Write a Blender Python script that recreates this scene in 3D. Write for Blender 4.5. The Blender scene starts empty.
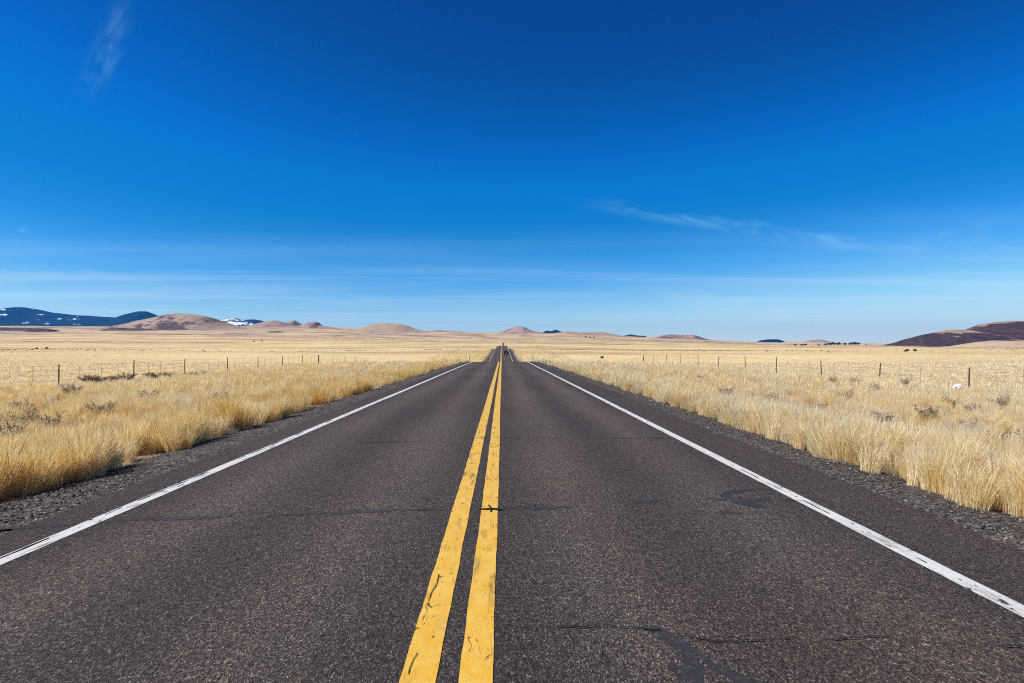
import bpy, bmesh, math, random
import numpy as np
from mathutils import Vector

random.seed(7)
rng = np.random.default_rng(11)
R = math.radians
PI = math.pi
S = bpy.context.scene
COL = S.collection

# ------------------------------------------------------------------ camera
F = 640.0                       # focal length in pixels of a 1024 px frame
EYE = 1.6
YAW = math.atan(10 / F)
PITCH = math.atan(7.5 / F)
cam_d = bpy.data.cameras.new('camera')
cam = bpy.data.objects.new('camera', cam_d)
COL.objects.link(cam)
cam_d.sensor_width = 36.0
cam_d.lens = F / 1024 * 36.0
cam_d.clip_start = 0.05
cam_d.clip_end = 60000
cam.location = (0, 0, EYE)
cam.rotation_euler = (PI / 2 + PITCH, 0, -YAW)
S.camera = cam
CY, SY = math.cos(YAW), math.sin(YAW)


def to_world(px, depth):
    """plan position seen in image column px at axial depth"""
    xc = (px - 512) / F * depth
    return xc * CY + depth * SY, depth * CY - xc * SY


def z_at(py, depth):
    return EYE + depth * (349.0 - py) / F


# ------------------------------------------------------------------ numpy noise
def _hash(ix, iy, seed):
    ix = ix.astype(np.int64); iy = iy.astype(np.int64)
    h = (ix * 374761393 + iy * 668265263 + seed * 982451653) & 0x7fffffff
    h = ((h ^ (h >> 13)) * 1274126177) & 0x7fffffff
    h = (h ^ (h >> 16)) & 0xffff
    return h / 65535.0


def vnoise(x, y, seed=0):
    x = np.asarray(x, float); y = np.asarray(y, float)
    ix = np.floor(x); iy = np.floor(y)
    fx = x - ix; fy = y - iy
    fx = fx * fx * (3 - 2 * fx); fy = fy * fy * (3 - 2 * fy)
    a = _hash(ix, iy, seed); b = _hash(ix + 1, iy, seed)
    c = _hash(ix, iy + 1, seed); d = _hash(ix + 1, iy + 1, seed)
    return (a * (1 - fx) + b * fx) * (1 - fy) + (c * (1 - fx) + d * fx) * fy


def fbm(x, y, seed=0, octv=4):
    s = 0.0; a = 0.5; t = 0
    for k in range(octv):
        s = s + a * vnoise(x * 2 ** k, y * 2 ** k, seed + k * 17)
        t += a; a *= 0.5
    return s / t


def sstep(x, a, b):
    t = np.clip((np.asarray(x, float) - a) / (b - a), 0, 1)
    return t * t * (3 - 2 * t)


# ------------------------------------------------------------------ terrain
RP = np.array([[-400, 0], [-100, 0], [0, 0], [60, 0], [80, -0.04], [95, -0.30], [115, -1.6], [140, -3.6],
               [165, -3.9], [200, -1.84], [250, -0.70], [300, 0.45], [335, 1.35], [350, 1.62], [365, 1.6], [400, 1.0],
               [460, 0.1], [520, 0.1], [600, 1.95], [660, 3.4], [710, 4.9], [735, 5.4], [760, 5.5],
               [820, 5.0], [900, 5.0], [1100, 8], [1500, 15], [2500, 40], [4000, 88]], float)


def pchip(xs, ys, x):
    h = np.diff(xs); d = np.diff(ys) / h
    m = np.zeros_like(ys)
    m[0] = d[0]; m[-1] = d[-1]
    for i in range(1, len(xs) - 1):
        if d[i - 1] * d[i] > 0:
            w1 = 2 * h[i] + h[i - 1]; w2 = h[i] + 2 * h[i - 1]
            m[i] = (w1 + w2) / (w1 / d[i - 1] + w2 / d[i])
    x = np.clip(x, xs[0], xs[-1])
    i = np.clip(np.searchsorted(xs, x) - 1, 0, len(xs) - 2)
    t = (x - xs[i]) / h[i]
    return ((1 + 2 * t) * (1 - t) ** 2 * ys[i] + t * (1 - t) ** 2 * h[i] * m[i]
            + t * t * (3 - 2 * t) * ys[i + 1] + t * t * (t - 1) * h[i] * m[i + 1])


def road_z(y):
    return pchip(RP[:, 0], RP[:, 1], np.asarray(y, float))


SK = np.array([[-600, 330], [-200, 327], [0, 326], [150, 326.5], [260, 327.5], [350, 330], [420, 332], [500, 333.5],
               [570, 334], [640, 337], [700, 339.5], [770, 342.5], [860, 344.2], [930, 345], [1024, 343.5], [1300, 341]], float)
SKA = np.arctan((SK[:, 0] - 512) / F) + YAW
DEDGE_L, DEDGE_R = -5.35, 4.95


def terrain(x, y):
    x = np.asarray(x, float); y = np.asarray(y, float)
    d = np.hypot(x, y)
    az = np.arctan2(x, np.maximum(y, 1e-3) + 0 * x)
    az = np.where(y < 0, np.sign(x) * PI / 2, az)
    yh = np.interp(az, SKA, SK[:, 1])
    dax = np.maximum(d * np.cos(np.clip(az, -1.2, 1.2)), 0)
    slope = (349.0 - yh) / F
    dd = np.minimum(dax, 4400)
    t = slope * dd * (0.25 * sstep(dd, 100, 1500) + 0.75 * sstep(dd, 300, 4400))
    t = t + (fbm(x / 260, y / 260, 3, 3) - 0.5) * 2 * np.minimum(dd * 0.0018, 6.0) * sstep(dd, 100, 400)
    t = t + (fbm(x / 700, y / 420, 13, 4) - 0.5) * 2 * 9.0 * sstep(dd, 1400, 3400)
    t = t + (fbm(x / 14, y / 14, 5, 3) - 0.5) * 0.35 * sstep(np.abs(x), 7, 14)
    t = t - 0.30 * sstep(np.abs(x), 5.0, 10.0)
    rz = road_z(y)
    ax = np.abs(x)
    w = sstep(ax, 14, 110 + 0.10 * np.maximum(y, 0))
    w = np.maximum(w, sstep(y, 900, 2500))
    side = rz - 0.12 - 0.25 * sstep(ax, 5.0, 9.0) - 0.3 * (1 - sstep(ax, 3.4, 4.9)) * (1 - sstep(y, 900, 1100)) \
        + (fbm(x / 9, y / 9, 8, 3) - 0.5) * 0.22 * sstep(ax, 6, 12)
    return side * (1 - w) + t * w


def ground_hit(px, py):
    d = np.geomspace(3.0, 6000, 4000)
    x, y = to_world(px, d)
    hit = np.nonzero(terrain(x, y) >= z_at(py, d))[0]
    k = hit[0] if len(hit) else 3700
    return float(x[k]), float(y[k]), float(terrain(x[k], y[k]))


# ------------------------------------------------------------------ object helpers
def tag(o, label=None, cat=None, group=None, kind=None):
    if label: o['label'] = label
    if cat: o['category'] = cat
    if group: o['group'] = group
    if kind: o['kind'] = kind
    return o


def mesh_obj(name, verts, faces, mat, parent=None, smooth=False):
    me = bpy.data.meshes.new(name)
    if isinstance(verts, np.ndarray):
        verts = verts.tolist()
    me.from_pydata(verts, [], faces)
    me.update()
    if mat: me.materials.append(mat)
    if smooth: me.polygons.foreach_set('use_smooth', [True] * len(me.polygons))
    o = bpy.data.objects.new(name, me)
    COL.objects.link(o)
    if parent: o.parent = parent
    return o


def bm_obj(name, bm, mat, parent=None, smooth=False):
    me = bpy.data.meshes.new(name)
    bm.to_mesh(me); bm.free()
    if mat: me.materials.append(mat)
    if smooth: me.polygons.foreach_set('use_smooth', [True] * len(me.polygons))
    o = bpy.data.objects.new(name, me)
    COL.objects.link(o)
    if parent: o.parent = parent
    return o


def empty(name, loc, rz=0):
    o = bpy.data.objects.new(name, None)
    o.empty_display_size = 0.2
    COL.objects.link(o)
    o.location = loc; o.rotation_euler = (0, 0, rz)
    return o


def grid_faces(nr, nc):
    i = np.arange(nr - 1)[:, None]; j = np.arange(nc - 1)[None, :]
    a = (i * nc + j).ravel()
    return np.stack([a, a + 1, a + nc + 1, a + nc], 1).tolist()


def add_box(bm, c, s, bev=0.0):
    r = bmesh.ops.create_cube(bm, size=1)
    for v in r['verts']:
        v.co = Vector((c[0] + v.co.x * s[0], c[1] + v.co.y * s[1], c[2] + v.co.z * s[2]))
    if bev:
        es = list({e for v in r['verts'] for e in v.link_edges})
        bmesh.ops.bevel(bm, geom=es, offset=bev, segments=2, affect='EDGES', profile=0.7)


def add_tube(bm, pts, rads, n=6):
    rings = []
    for k, p in enumerate(pts):
        p = Vector(p)
        a = Vector(pts[max(k - 1, 0)]); b = Vector(pts[min(k + 1, len(pts) - 1)])
        t = (b - a).normalized()
        up = Vector((0, 0, 1)) if abs(t.z) < 0.9 else Vector((1, 0, 0))
        u = t.cross(up).normalized(); v = t.cross(u).normalized()
        r = rads[k] if hasattr(rads, '__len__') else rads
        rings.append([bm.verts.new(p + (u * math.cos(2 * PI * q / n) + v * math.sin(2 * PI * q / n)) * r) for q in range(n)])
    for a, b in zip(rings, rings[1:]):
        for q in range(n):
            bm.faces.new((a[q], a[(q + 1) % n], b[(q + 1) % n], b[q]))
    bm.faces.new(rings[0][::-1]); bm.faces.new(rings[-1])


# ------------------------------------------------------------------ material helpers
class NT:
    def __init__(self, tree):
        self.t = tree; self.n = tree.nodes; self.l = tree.links

    def node(self, typ, ins=None, **kw):
        nd = self.n.new(typ)
        for k, v in kw.items():
            setattr(nd, k, v)
        for k, v in (ins or {}).items():
            s = nd.inputs[k]
            if isinstance(v, bpy.types.NodeSocket):
                self.l.new(v, s)
            else:
                s.default_value = v
        return nd

    def math(self, op, a, b=0.0, c=None, clamp=False):
        ins = {0: a, 1: b}
        if c is not None: ins[2] = c
        nd = self.node('ShaderNodeMath', ins, operation=op)
        nd.use_clamp = clamp
        return nd.outputs[0]

    def noise(self, vec, scale, detail=4, rough=0.55, dist=0.0):
        return self.node('ShaderNodeTexNoise', {'Vector': vec, 'Scale': scale, 'Detail': detail, 'Roughness': rough, 'Distortion': dist}).outputs['Fac']

    def mapping(self, vec, scale=(1, 1, 1), loc=(0, 0, 0), rot=(0, 0, 0)):
        return self.node('ShaderNodeMapping', {'Vector': vec, 'Scale': scale, 'Location': loc, 'Rotation': rot}).outputs[0]

    def ramp(self, fac, stops, interp='LINEAR'):
        nd = self.node('ShaderNodeValToRGB', {'Fac': fac})
        cr = nd.color_ramp; cr.interpolation = interp
        while len(cr.elements) < len(stops): cr.elements.new(0.5)
        for e, (p, c) in zip(cr.elements, stops):
            e.position = p
            e.color = (c, c, c, 1) if not hasattr(c, '__len__') else (*c[:3], 1)
        return nd.outputs['Color']

    def mix(self, fac, a, b, mode='MIX'):
        nd = self.node('ShaderNodeMix', data_type='RGBA', blend_type=mode)
        for idx, v in ((0, fac), (6, a), (7, b)):
            if isinstance(v, bpy.types.NodeSocket): self.l.new(v, nd.inputs[idx])
            elif idx == 0: nd.inputs[0].default_value = v
            else: nd.inputs[idx].default_value = (*v[:3], 1)
        return nd.outputs[2]

    def rng(self, v, a, b, c=0.0, d=1.0, smooth=True):
        return self.node('ShaderNodeMapRange', {0: v, 1: a, 2: b, 3: c, 4: d}, interpolation_type='SMOOTHSTEP' if smooth else 'LINEAR').outputs[0]


def new_mat(name):
    m = bpy.data.materials.new(name)
    m.use_nodes = True
    m.node_tree.nodes.clear()
    nt = NT(m.node_tree)
    out = nt.node('ShaderNodeOutputMaterial')
    return m, nt, out


def principled(nt, out, color, rough=0.8, spec=0.3, metal=0.0, normal=None):
    p = nt.node('ShaderNodeBsdfPrincipled')
    for k, v in (('Base Color', color), ('Roughness', rough), ('Specular IOR Level', spec), ('Metallic', metal)):
        s = p.inputs[k]
        if isinstance(v, bpy.types.NodeSocket): nt.l.new(v, s)
        elif k == 'Base Color': s.default_value = (*v[:3], 1)
        else: s.default_value = v
    if normal is not None: nt.l.new(normal, p.inputs['Normal'])
    nt.l.new(p.outputs[0], out.inputs['Surface'])
    return p


def worn_mat(name, c1, c2, rough=0.7, spec=0.3, metal=0.0, scale=6.0):
    m, nt, out = new_mat(name)
    co = nt.node('ShaderNodeTexCoord').outputs['Object']
    f = nt.noise(co, scale, 5, 0.6)
    principled(nt, out, nt.mix(nt.rng(f, 0.35, 0.7), c1, c2), rough, spec, metal)
    return m


def bump(nt, h, strength, dist):
    return nt.node('ShaderNodeBump', {'Height': h, 'Strength': strength, 'Distance': dist}).outputs[0]


# ---- asphalt
ASPH_STOPS = [(0.10, (0.004, 0.0034, 0.0030)), (0.32, (0.019, 0.0145, 0.0122)), (0.52, (0.043, 0.033, 0.0270)),
              (0.70, (0.087, 0.066, 0.053)), (0.84, (0.172, 0.134, 0.105)), (0.94, (0.36, 0.30, 0.235))]


def asphalt_color(nt, co):
    cg = nt.mapping(co, (1, 0.55, 1))
    vo = nt.node('ShaderNodeTexVoronoi', {'Vector': cg, 'Scale': 185.0, 'Randomness': 1.0})
    cell = nt.node('ShaderNodeSeparateColor', {0: vo.outputs['Color']}).outputs[0]
    vo2 = nt.node('ShaderNodeTexVoronoi', {'Vector': cg, 'Scale': 120.0})
    cell2 = nt.node('ShaderNodeSeparateColor', {0: vo2.outputs['Color']}).outputs[1]
    vo3 = nt.node('ShaderNodeTexVoronoi', {'Vector': cg, 'Scale': 60.0})
    cell3 = nt.node('ShaderNodeSeparateColor', {0: vo3.outputs['Color']}).outputs[2]
    f = nt.math('ADD', nt.math('MULTIPLY', cell, 0.50), nt.math('ADD', nt.math('MULTIPLY', cell2, 0.38), nt.math('MULTIPLY', cell3, 0.12)))
    col = nt.ramp(f, ASPH_STOPS)
    sep = nt.node('ShaderNodeSeparateXYZ', {0: co})
    x = sep.outputs[0]
    # polished wheel paths and long streaks along the lanes
    big = nt.noise(nt.mapping(co, (0.9, 0.06, 1)), 1.0, 4, 0.6)
    patch = nt.noise(nt.mapping(co, (0.35, 0.16, 1), (7, 3, 0)), 1.0, 4, 0.55)
    wob = nt.noise(nt.mapping(co, (0.2, 0.12, 1), (1, 8, 0)), 1.0, 2, 0.5)
    tracks = None
    for cx in (-3.0, -1.35, 0.75, 2.35):
        g = nt.rng(nt.math('ABSOLUTE', nt.math('SUBTRACT', nt.math('ADD', x, nt.math('MULTIPLY', nt.math('SUBTRACT', wob, 0.5), 0.35)), cx)), 0.0, 0.72, 1.0, 0.0)
        tracks = g if tracks is None else nt.math('ADD', tracks, g)
    lum = nt.math('ADD', nt.math('MULTIPLY', tracks, 0.50), nt.rng(big, 0.25, 0.75, 0.66, 1.10, False))
    lum = nt.math('MULTIPLY', lum, nt.rng(patch, 0.3, 0.7, 0.86, 1.12, False))
    lumc = nt.node('ShaderNodeCombineColor', {0: lum, 1: lum, 2: lum}).outputs[0]
    col = nt.mix(1.0, col, lumc, 'MULTIPLY')
    red = nt.noise(nt.mapping(co, (0.5, 0.12, 1), (2, 9, 0)), 1.0, 3, 0.5)
    col = nt.mix(nt.rng(red, 0.35, 0.65, 0.0, 0.75), col, nt.mix(1.0, col, (1.12, 0.95, 0.90), 'MULTIPLY'))
    dust = nt.rng(nt.math('ADD', x, nt.math('MULTIPLY', nt.noise(co, 3.0, 4), 0.16)), -4.40, -4.22, 1.0, 0.0)
    col = nt.mix(nt.math('MULTIPLY', dust, 0.55), col, (0.13, 0.105, 0.09))
    h = nt.math('ADD', vo.outputs['Distance'], nt.math('MULTIPLY', vo2.outputs['Distance'], 0.6))
    return col, h, sep


def mat_asphalt():
    m, nt, out = new_mat('asphalt')
    co = nt.node('ShaderNodeTexCoord').outputs['Object']
    col, h, sep = asphalt_color(nt, co)
    principled(nt, out, col, 0.82, 0.28, normal=bump(nt, h, 0.75, 0.006))
    return m


def mat_paint(name, ca, cb, chips, cracks=False):
    m, nt, out = new_mat(name)
    co = nt.node('ShaderNodeTexCoord').outputs['Object']
    acol, h, sep = asphalt_color(nt, co)
    wear = nt.noise(nt.mapping(co, (1, 0.5, 1)), 9.0, 6, 0.65)
    fine = nt.noise(co, 70.0, 4, 0.7)
    paint = nt.mix(nt.rng(wear, 0.3, 0.72), ca, cb)
    paint = nt.mix(nt.rng(fine, 0.35, 0.75, 0.0, 0.55), paint, nt.mix(1.0, paint, (0.6, 0.58, 0.55), 'MULTIPLY'))
    chip = nt.rng(nt.math('ADD', nt.noise(nt.mapping(co, (1.6, 0.55, 1), (3, 1, 0)), 11.0, 6, 0.7),
                          nt.math('MULTIPLY', nt.noise(co, 1.1, 2), 0.22)), chips, chips + 0.02)
    thin = nt.math('MULTIPLY', nt.rng(nt.noise(nt.mapping(co, (2.5, 0.35, 1), (8, 2, 0)), 4.0, 5, 0.65), 0.52, 0.72, 0.0, 0.75), nt.rng(h, 0.25, 0.75))
    fac = nt.math('MAXIMUM', chip, thin)
    if cracks:
        warp = nt.node('ShaderNodeTexNoise', {'Vector': co, 'Scale': 9.0, 'Detail': 4.0})
        wv = nt.node('ShaderNodeVectorMath', {0: nt.node('ShaderNodeVectorMath', {0: warp.outputs['Color'], 1: (0.5, 0.5, 0.5)}, operation='SUBTRACT').outputs[0], 1: (0.07, 0.10, 0)}, operation='MULTIPLY').outputs[0]
        cv = nt.node('ShaderNodeVectorMath', {0: co, 1: wv}, operation='ADD').outputs[0]
        vo = nt.node('ShaderNodeTexVoronoi', {'Vector': nt.mapping(cv, (21.0, 2.4, 1)), 'Scale': 1.0}, feature='DISTANCE_TO_EDGE')
        wid = nt.rng(nt.noise(nt.mapping(co, (1, 1, 1), (5, 5, 0)), 3.2, 3, 0.6), 0.50, 0.84, 0.0, 0.034)
        crk = nt.rng(nt.math('SUBTRACT', vo.outputs['Distance'], wid), 0.0, 0.012, 1.0, 0.0)
        crk = nt.math('MULTIPLY', crk, nt.rng(wid, 0.002, 0.006))
        fac = nt.math('MAXIMUM', fac, crk)
        acol = nt.mix(crk, acol, (0.018, 0.016, 0.016))
    col = nt.mix(fac, paint, acol)
    hh = nt.math('ADD', nt.math('MULTIPLY', h, 0.35), nt.math('MULTIPLY', nt.math('SUBTRACT', 1.0, fac), 0.6))
    principled(nt, out, col, 0.6, 0.35, normal=bump(nt, hh, 0.5, 0.004))
    return m


def mat_tar(c0=0.22, c1=0.93):
    m, nt, out = new_mat('crack_sealant')
    co = nt.node('ShaderNodeTexCoord').outputs['Object']
    acol, h, sep = asphalt_color(nt, co)
    f = nt.noise(co, 16.0, 6, 0.7)
    tar = nt.mix(nt.noise(co, 60.0, 3), (0.015, 0.0168, 0.019), (0.036, 0.039, 0.043))
    col = nt.mix(nt.rng(f, 0.32, 0.56, c0, c1), acol, tar)
    principled(nt, out, col, 0.7, 0.2, normal=bump(nt, h, 0.6, 0.005))
    return m


def mat_crack():
    m, nt, out = new_mat('open_crack')
    co = nt.node('ShaderNodeTexCoord').outputs['Object']
    col = nt.mix(nt.noise(co, 20.0), (0.008, 0.008, 0.008), (0.022, 0.019, 0.018))
    principled(nt, out, col, 0.95, 0.05)
    return m


def mat_gravel_base():
    m, nt, out = new_mat('gravel_shoulder')
    co = nt.node('ShaderNodeTexCoord').outputs['Object']
    vo = nt.node('ShaderNodeTexVoronoi', {'Vector': co, 'Scale': 38.0})
    c = nt.node('ShaderNodeSeparateColor', {0: vo.outputs['Color']}).outputs[0]
    col = nt.ramp(c, [(0.0, (0.012, 0.010, 0.0095)), (0.45, (0.045, 0.036, 0.033)), (0.8, (0.11, 0.092, 0.082)), (1.0, (0.26, 0.23, 0.20))])
    big = nt.noise(co, 1.3, 4)
    col = nt.mix(nt.rng(big, 0.4, 0.7, 0.0, 0.5), col, nt.mix(0.6, col, (0.10, 0.075, 0.055)))
    principled(nt, out, col, 0.9, 0.2, normal=bump(nt, vo.outputs['Distance'], 0.9, 0.02))
    return m


def mat_ground():
    m, nt, out = new_mat('dry_grassland')
    co = nt.node('ShaderNodeTexCoord').outputs['Object']
    sep = nt.node('ShaderNodeSeparateXYZ', {0: co})
    n1 = nt.noise(nt.mapping(co, (1, 1, 0)), 0.012, 6, 0.62)
    n2 = nt.noise(nt.mapping(co, (1, 1, 0), (50, 20, 0)), 0.12, 5, 0.6)
    n3 = nt.noise(nt.mapping(co, (1, 1, 0)), 2.2, 5, 0.65)
    n4 = nt.noise(nt.mapping(co, (1, 1, 0)), 16.0, 4, 0.65)
    base = nt.mix(nt.rng(n1, 0.36, 0.66), (0.60, 0.455, 0.215), (0.685, 0.555, 0.30))
    base = nt.mix(nt.rng(n2, 0.38, 0.66, 0.0, 0.55), base, (0.60, 0.43, 0.20))
    tuft = nt.rng(n3, 0.32, 0.62)
    base = nt.mix(nt.math('MULTIPLY', nt.math('SUBTRACT', 1.0, tuft), 0.36), base, (0.42, 0.29, 0.14))
    base = nt.mix(nt.rng(n4, 0.5, 0.8, 0.0, 0.4), base, (0.78, 0.65, 0.42))
    # sparse low scrub growing in bands far out on the plain
    far = nt.rng(sep.outputs[1], 200, 900)
    b1 = nt.noise(nt.mapping(co, (0.55, 1.3, 0), (400, 10, 0)), 0.0055, 6, 0.68)
    band = nt.math('MULTIPLY', nt.rng(b1, 0.56, 0.66), far)
    dots = nt.rng(nt.noise(nt.mapping(co, (1, 1, 0), (9, 9, 0)), 0.11, 4, 0.7), 0.44, 0.60)
    base = nt.mix(nt.math('MULTIPLY', nt.math('MULTIPLY', band, dots), 0.72), base, (0.20, 0.14, 0.10))
    s1 = nt.noise(nt.mapping(co, (0.45, 1.5, 0), (77, 31, 0)), 0.0060, 7, 0.70)
    base = nt.mix(nt.math('MULTIPLY', nt.rng(s1, 0.47, 0.60, 0.0, 0.60), nt.rng(sep.outputs[1], 90, 260)), base, (0.38, 0.265, 0.14))
    s2 = nt.noise(nt.mapping(co, (0.5, 1.0, 0), (11, 61, 0)), 0.0022, 7, 0.72)
    base = nt.mix(nt.math('MULTIPLY', nt.rng(s2, 0.50, 0.58, 0.0, 0.75), nt.rng(sep.outputs[1], 260, 600)), base, (0.33, 0.225, 0.12))
    s3 = nt.noise(nt.mapping(co, (0.14, 1.15, 0), (19, 5, 0)), 0.0045, 5, 0.62)
    s3b = nt.noise(nt.mapping(co, (1, 1, 0), (3, 3, 0)), 0.020, 5, 0.7)
    base = nt.mix(nt.math('MULTIPLY', nt.math('MULTIPLY', nt.rng(s3, 0.545, 0.585, 0.0, 0.85), nt.rng(s3b, 0.36, 0.56)), nt.rng(sep.outputs[1], 150, 400)), base, (0.22, 0.145, 0.085))
    fv = nt.rng(sep.outputs[1], 1300, 2900)
    b2 = nt.noise(nt.mapping(co, (0.8, 1.0, 0), (100, 70, 0)), 0.0038, 6, 0.7)
    base = nt.mix(nt.math('MULTIPLY', fv, nt.rng(b2, 0.38, 0.62, 0.0, 0.9)), base, (0.42, 0.31, 0.235))
    b3 = nt.noise(nt.mapping(co, (0.7, 1.4, 0), (30, 170, 0)), 0.006, 6, 0.7)
    base = nt.mix(nt.math('MULTIPLY', fv, nt.rng(b3, 0.51, 0.60, 0.0, 0.85)), base, (0.13, 0.085, 0.075))
    thatch = nt.math('MULTIPLY', nt.rng(nt.math('ABSOLUTE', sep.outputs[0]), 13.0, 21.0, 1.0, 0.0), nt.rng(sep.outputs[1], 90, 220, 1.0, 0.0))
    base = nt.mix(nt.math('MULTIPLY', thatch, 0.8), base, nt.mix(nt.rng(n4, 0.35, 0.65), (0.26, 0.18, 0.095), (0.42, 0.31, 0.17)))
    # bare soil close beside the shoulders
    ax = nt.math('ABSOLUTE', sep.outputs[0])
    soil = nt.rng(nt.math('ADD', ax, nt.math('MULTIPLY', n3, 1.2)), 5.6, 7.6, 1.0, 0.0)
    soil = nt.math('MULTIPLY', soil, nt.rng(sep.outputs[1], 640, 740, 1.0, 0.0))
    base = nt.mix(nt.math('MULTIPLY', soil, 0.85), base, (0.085, 0.066, 0.052))
    h = nt.math('ADD', n3, nt.math('MULTIPLY', n4, 0.4))
    principled(nt, out, base, 0.95, 0.08, normal=bump(nt, h, 0.5, 0.15))
    return m


def mat_blades(name, stops, transl=0.30, spread=0.25):
    m, nt, out = new_mat(name)
    tint = nt.node('ShaderNodeAttribute', attribute_type='INSTANCER', attribute_name='tint').outputs['Fac']
    bl = nt.node('ShaderNodeAttribute', attribute_type='GEOMETRY', attribute_name='blade').outputs['Fac']
    f = nt.math('ADD', tint, nt.math('MULTIPLY', nt.math('SUBTRACT', bl, 0.5), spread), clamp=True)
    col = nt.ramp(f, stops)
    d = nt.node('ShaderNodeBsdfDiffuse', {'Color': col})
    t = nt.node('ShaderNodeBsdfTranslucent', {'Color': nt.mix(1.0, col, (1.0, 0.92, 0.74), 'MULTIPLY')})
    mx = nt.node('ShaderNodeMixShader', {0: transl, 1: d.outputs[0], 2: t.outputs[0]})
    g = nt.node('ShaderNodeBsdfGlossy', {'Roughness': 0.45, 'Color': (0.9, 0.85, 0.7, 1)})
    mx2 = nt.node('ShaderNodeMixShader', {0: 0.04, 1: mx.outputs[0], 2: g.outputs[0]})
    nt.l.new(mx2.outputs[0], out.inputs['Surface'])
    return m


def mat_hill(name, grass, rock, thr, seed, scale, slope_w=0.5, snow=None, fine=0.35):
    m, nt, out = new_mat(name)
    geo = nt.node('ShaderNodeNewGeometry')
    co = geo.outputs['Position']
    nz = nt.node('ShaderNodeSeparateXYZ', {0: geo.outputs['Normal']}).outputs[2]
    n1 = nt.noise(nt.mapping(co, (1, 1, 0.6), (seed * 13, seed * 7, 0)), scale, 6, 0.62, 0.6)
    n2 = nt.noise(nt.mapping(co, (1, 1, 1), (seed, 0, 0)), scale * 9, 5, 0.65)
    steep = nt.math('MULTIPLY', nt.math('SUBTRACT', 1.0, nz), slope_w * 3.0)
    f = nt.math('ADD', nt.math('ADD', n1, steep), nt.math('MULTIPLY', nt.math('SUBTRACT', n2, 0.5), fine))
    vg = nt.node('ShaderNodeAttribute', attribute_type='GEOMETRY', attribute_name='veg').outputs['Fac']
    f = nt.math('SUBTRACT', f, vg)
    r2 = tuple(c * 1.7 for c in rock); g2 = tuple(c * 0.78 for c in grass)
    colr = nt.mix(nt.rng(n2, 0.35, 0.65), rock, r2)
    colg = nt.mix(nt.rng(n2, 0.35, 0.68), grass, g2)
    col = nt.mix(nt.rng(f, thr, thr + 0.10), colg, colr)
    if snow is not None:
        n3 = nt.noise(nt.mapping(co, (1, 1, 2.5), (seed * 3, 40, 0)), snow[1], 6, 0.66)
        z = nt.node('ShaderNodeSeparateXYZ', {0: co}).outputs[2]
        hi = nt.rng(z, snow[2], snow[3], 0.0, snow[4], False)
        sf = nt.rng(nt.math('ADD', n3, hi), snow[0], snow[0] + 0.03)
        col = nt.mix(sf, col, (0.82, 0.84, 0.88))
    principled(nt, out, col, 0.95, 0.05)
    return m


M_ASPH = mat_asphalt()
M_WHITE = mat_paint('white_road_paint', (0.64, 0.63, 0.60), (0.52, 0.51, 0.485), 0.725)
M_YELLOW = mat_paint('yellow_road_paint', (0.66, 0.365, 0.028), (0.70, 0.45, 0.085), 0.765, True)
M_TAR = mat_tar()
M_TARD = mat_tar(0.75, 0.98)
M_TARF = mat_tar(0.05, 0.66)
M_CRACK = mat_crack()
M_SHOULDER = mat_gravel_base()
M_GROUND = mat_ground()

# ------------------------------------------------------------------ ground sheet
tc = np.linspace(-1, 1, 441)
gx = 8.0 * np.sinh(math.asinh(20000 / 8.0) * tc)
b1 = math.asinh(20000 / 16.0)
tr = np.linspace(-math.asinh(300 / 16.0) / b1, 1, 470)
gy = 16.0 * np.sinh(b1 * tr)
GX, GY = np.meshgrid(gx, gy)
GZ = terrain(GX, GY)
ground = mesh_obj('ground', np.stack([GX.ravel(), GY.ravel(), GZ.ravel()], 1), grid_faces(len(gy), len(gx)), M_GROUND, smooth=True)
tag(ground, 'wide dry straw coloured grassland plain rising gently to the far hills', 'ground', kind='structure')

# ------------------------------------------------------------------ road and shoulders
ry = np.concatenate([np.arange(-60, 45, 0.12), np.arange(45, 120, 0.6), np.arange(120, 1000, 2.5)])


def jit(y, seed, amp, sc):
    return (fbm(y / sc, 0 * y + seed, seed, 4) - 0.5) * 2 * amp


rz = road_z(ry)
eL = -4.47 + jit(ry, 21, 0.07, 0.5) + jit(ry, 22, 0.08, 6)
eR = 4.27 + jit(ry, 23, 0.07, 0.5) + jit(ry, 24, 0.08, 6)
lat = np.array([0.0, 0.012, 0.2, 0.4, 0.5, 0.6, 0.8, 0.988, 1.0])
RX = eL[:, None] * (1 - lat) + eR[:, None] * lat
RZ = rz[:, None] + 0.0 * RX
RZ[:, 0] -= 0.10; RZ[:, -1] -= 0.10
road = mesh_obj('road', np.stack([RX.ravel(), np.repeat(ry, len(lat)), RZ.ravel()], 1), grid_faces(len(ry), len(lat)), M_ASPH)
tag(road, 'two lane brown grey asphalt highway running straight to the horizon', 'road', kind='structure')


def strip(name, x0, x1, mat, dz, seed, amp=0.006, parent=road):
    y = ry[(ry > -60)]
    a = x0 + jit(y, seed, amp, 0.25) + jit(y, seed + 2, amp * 1.5, 9)
    b = x1 + jit(y, seed + 1, amp, 0.25) + jit(y, seed + 2, amp * 1.5, 9)
    z = road_z(y) + dz
    v = np.stack([np.stack([a, y, z], 1), np.stack([b, y, z], 1)], 1).reshape(-1, 3)
    o = mesh_obj(name, v, grid_faces(len(y), 2), mat, parent)
    return o


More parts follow.
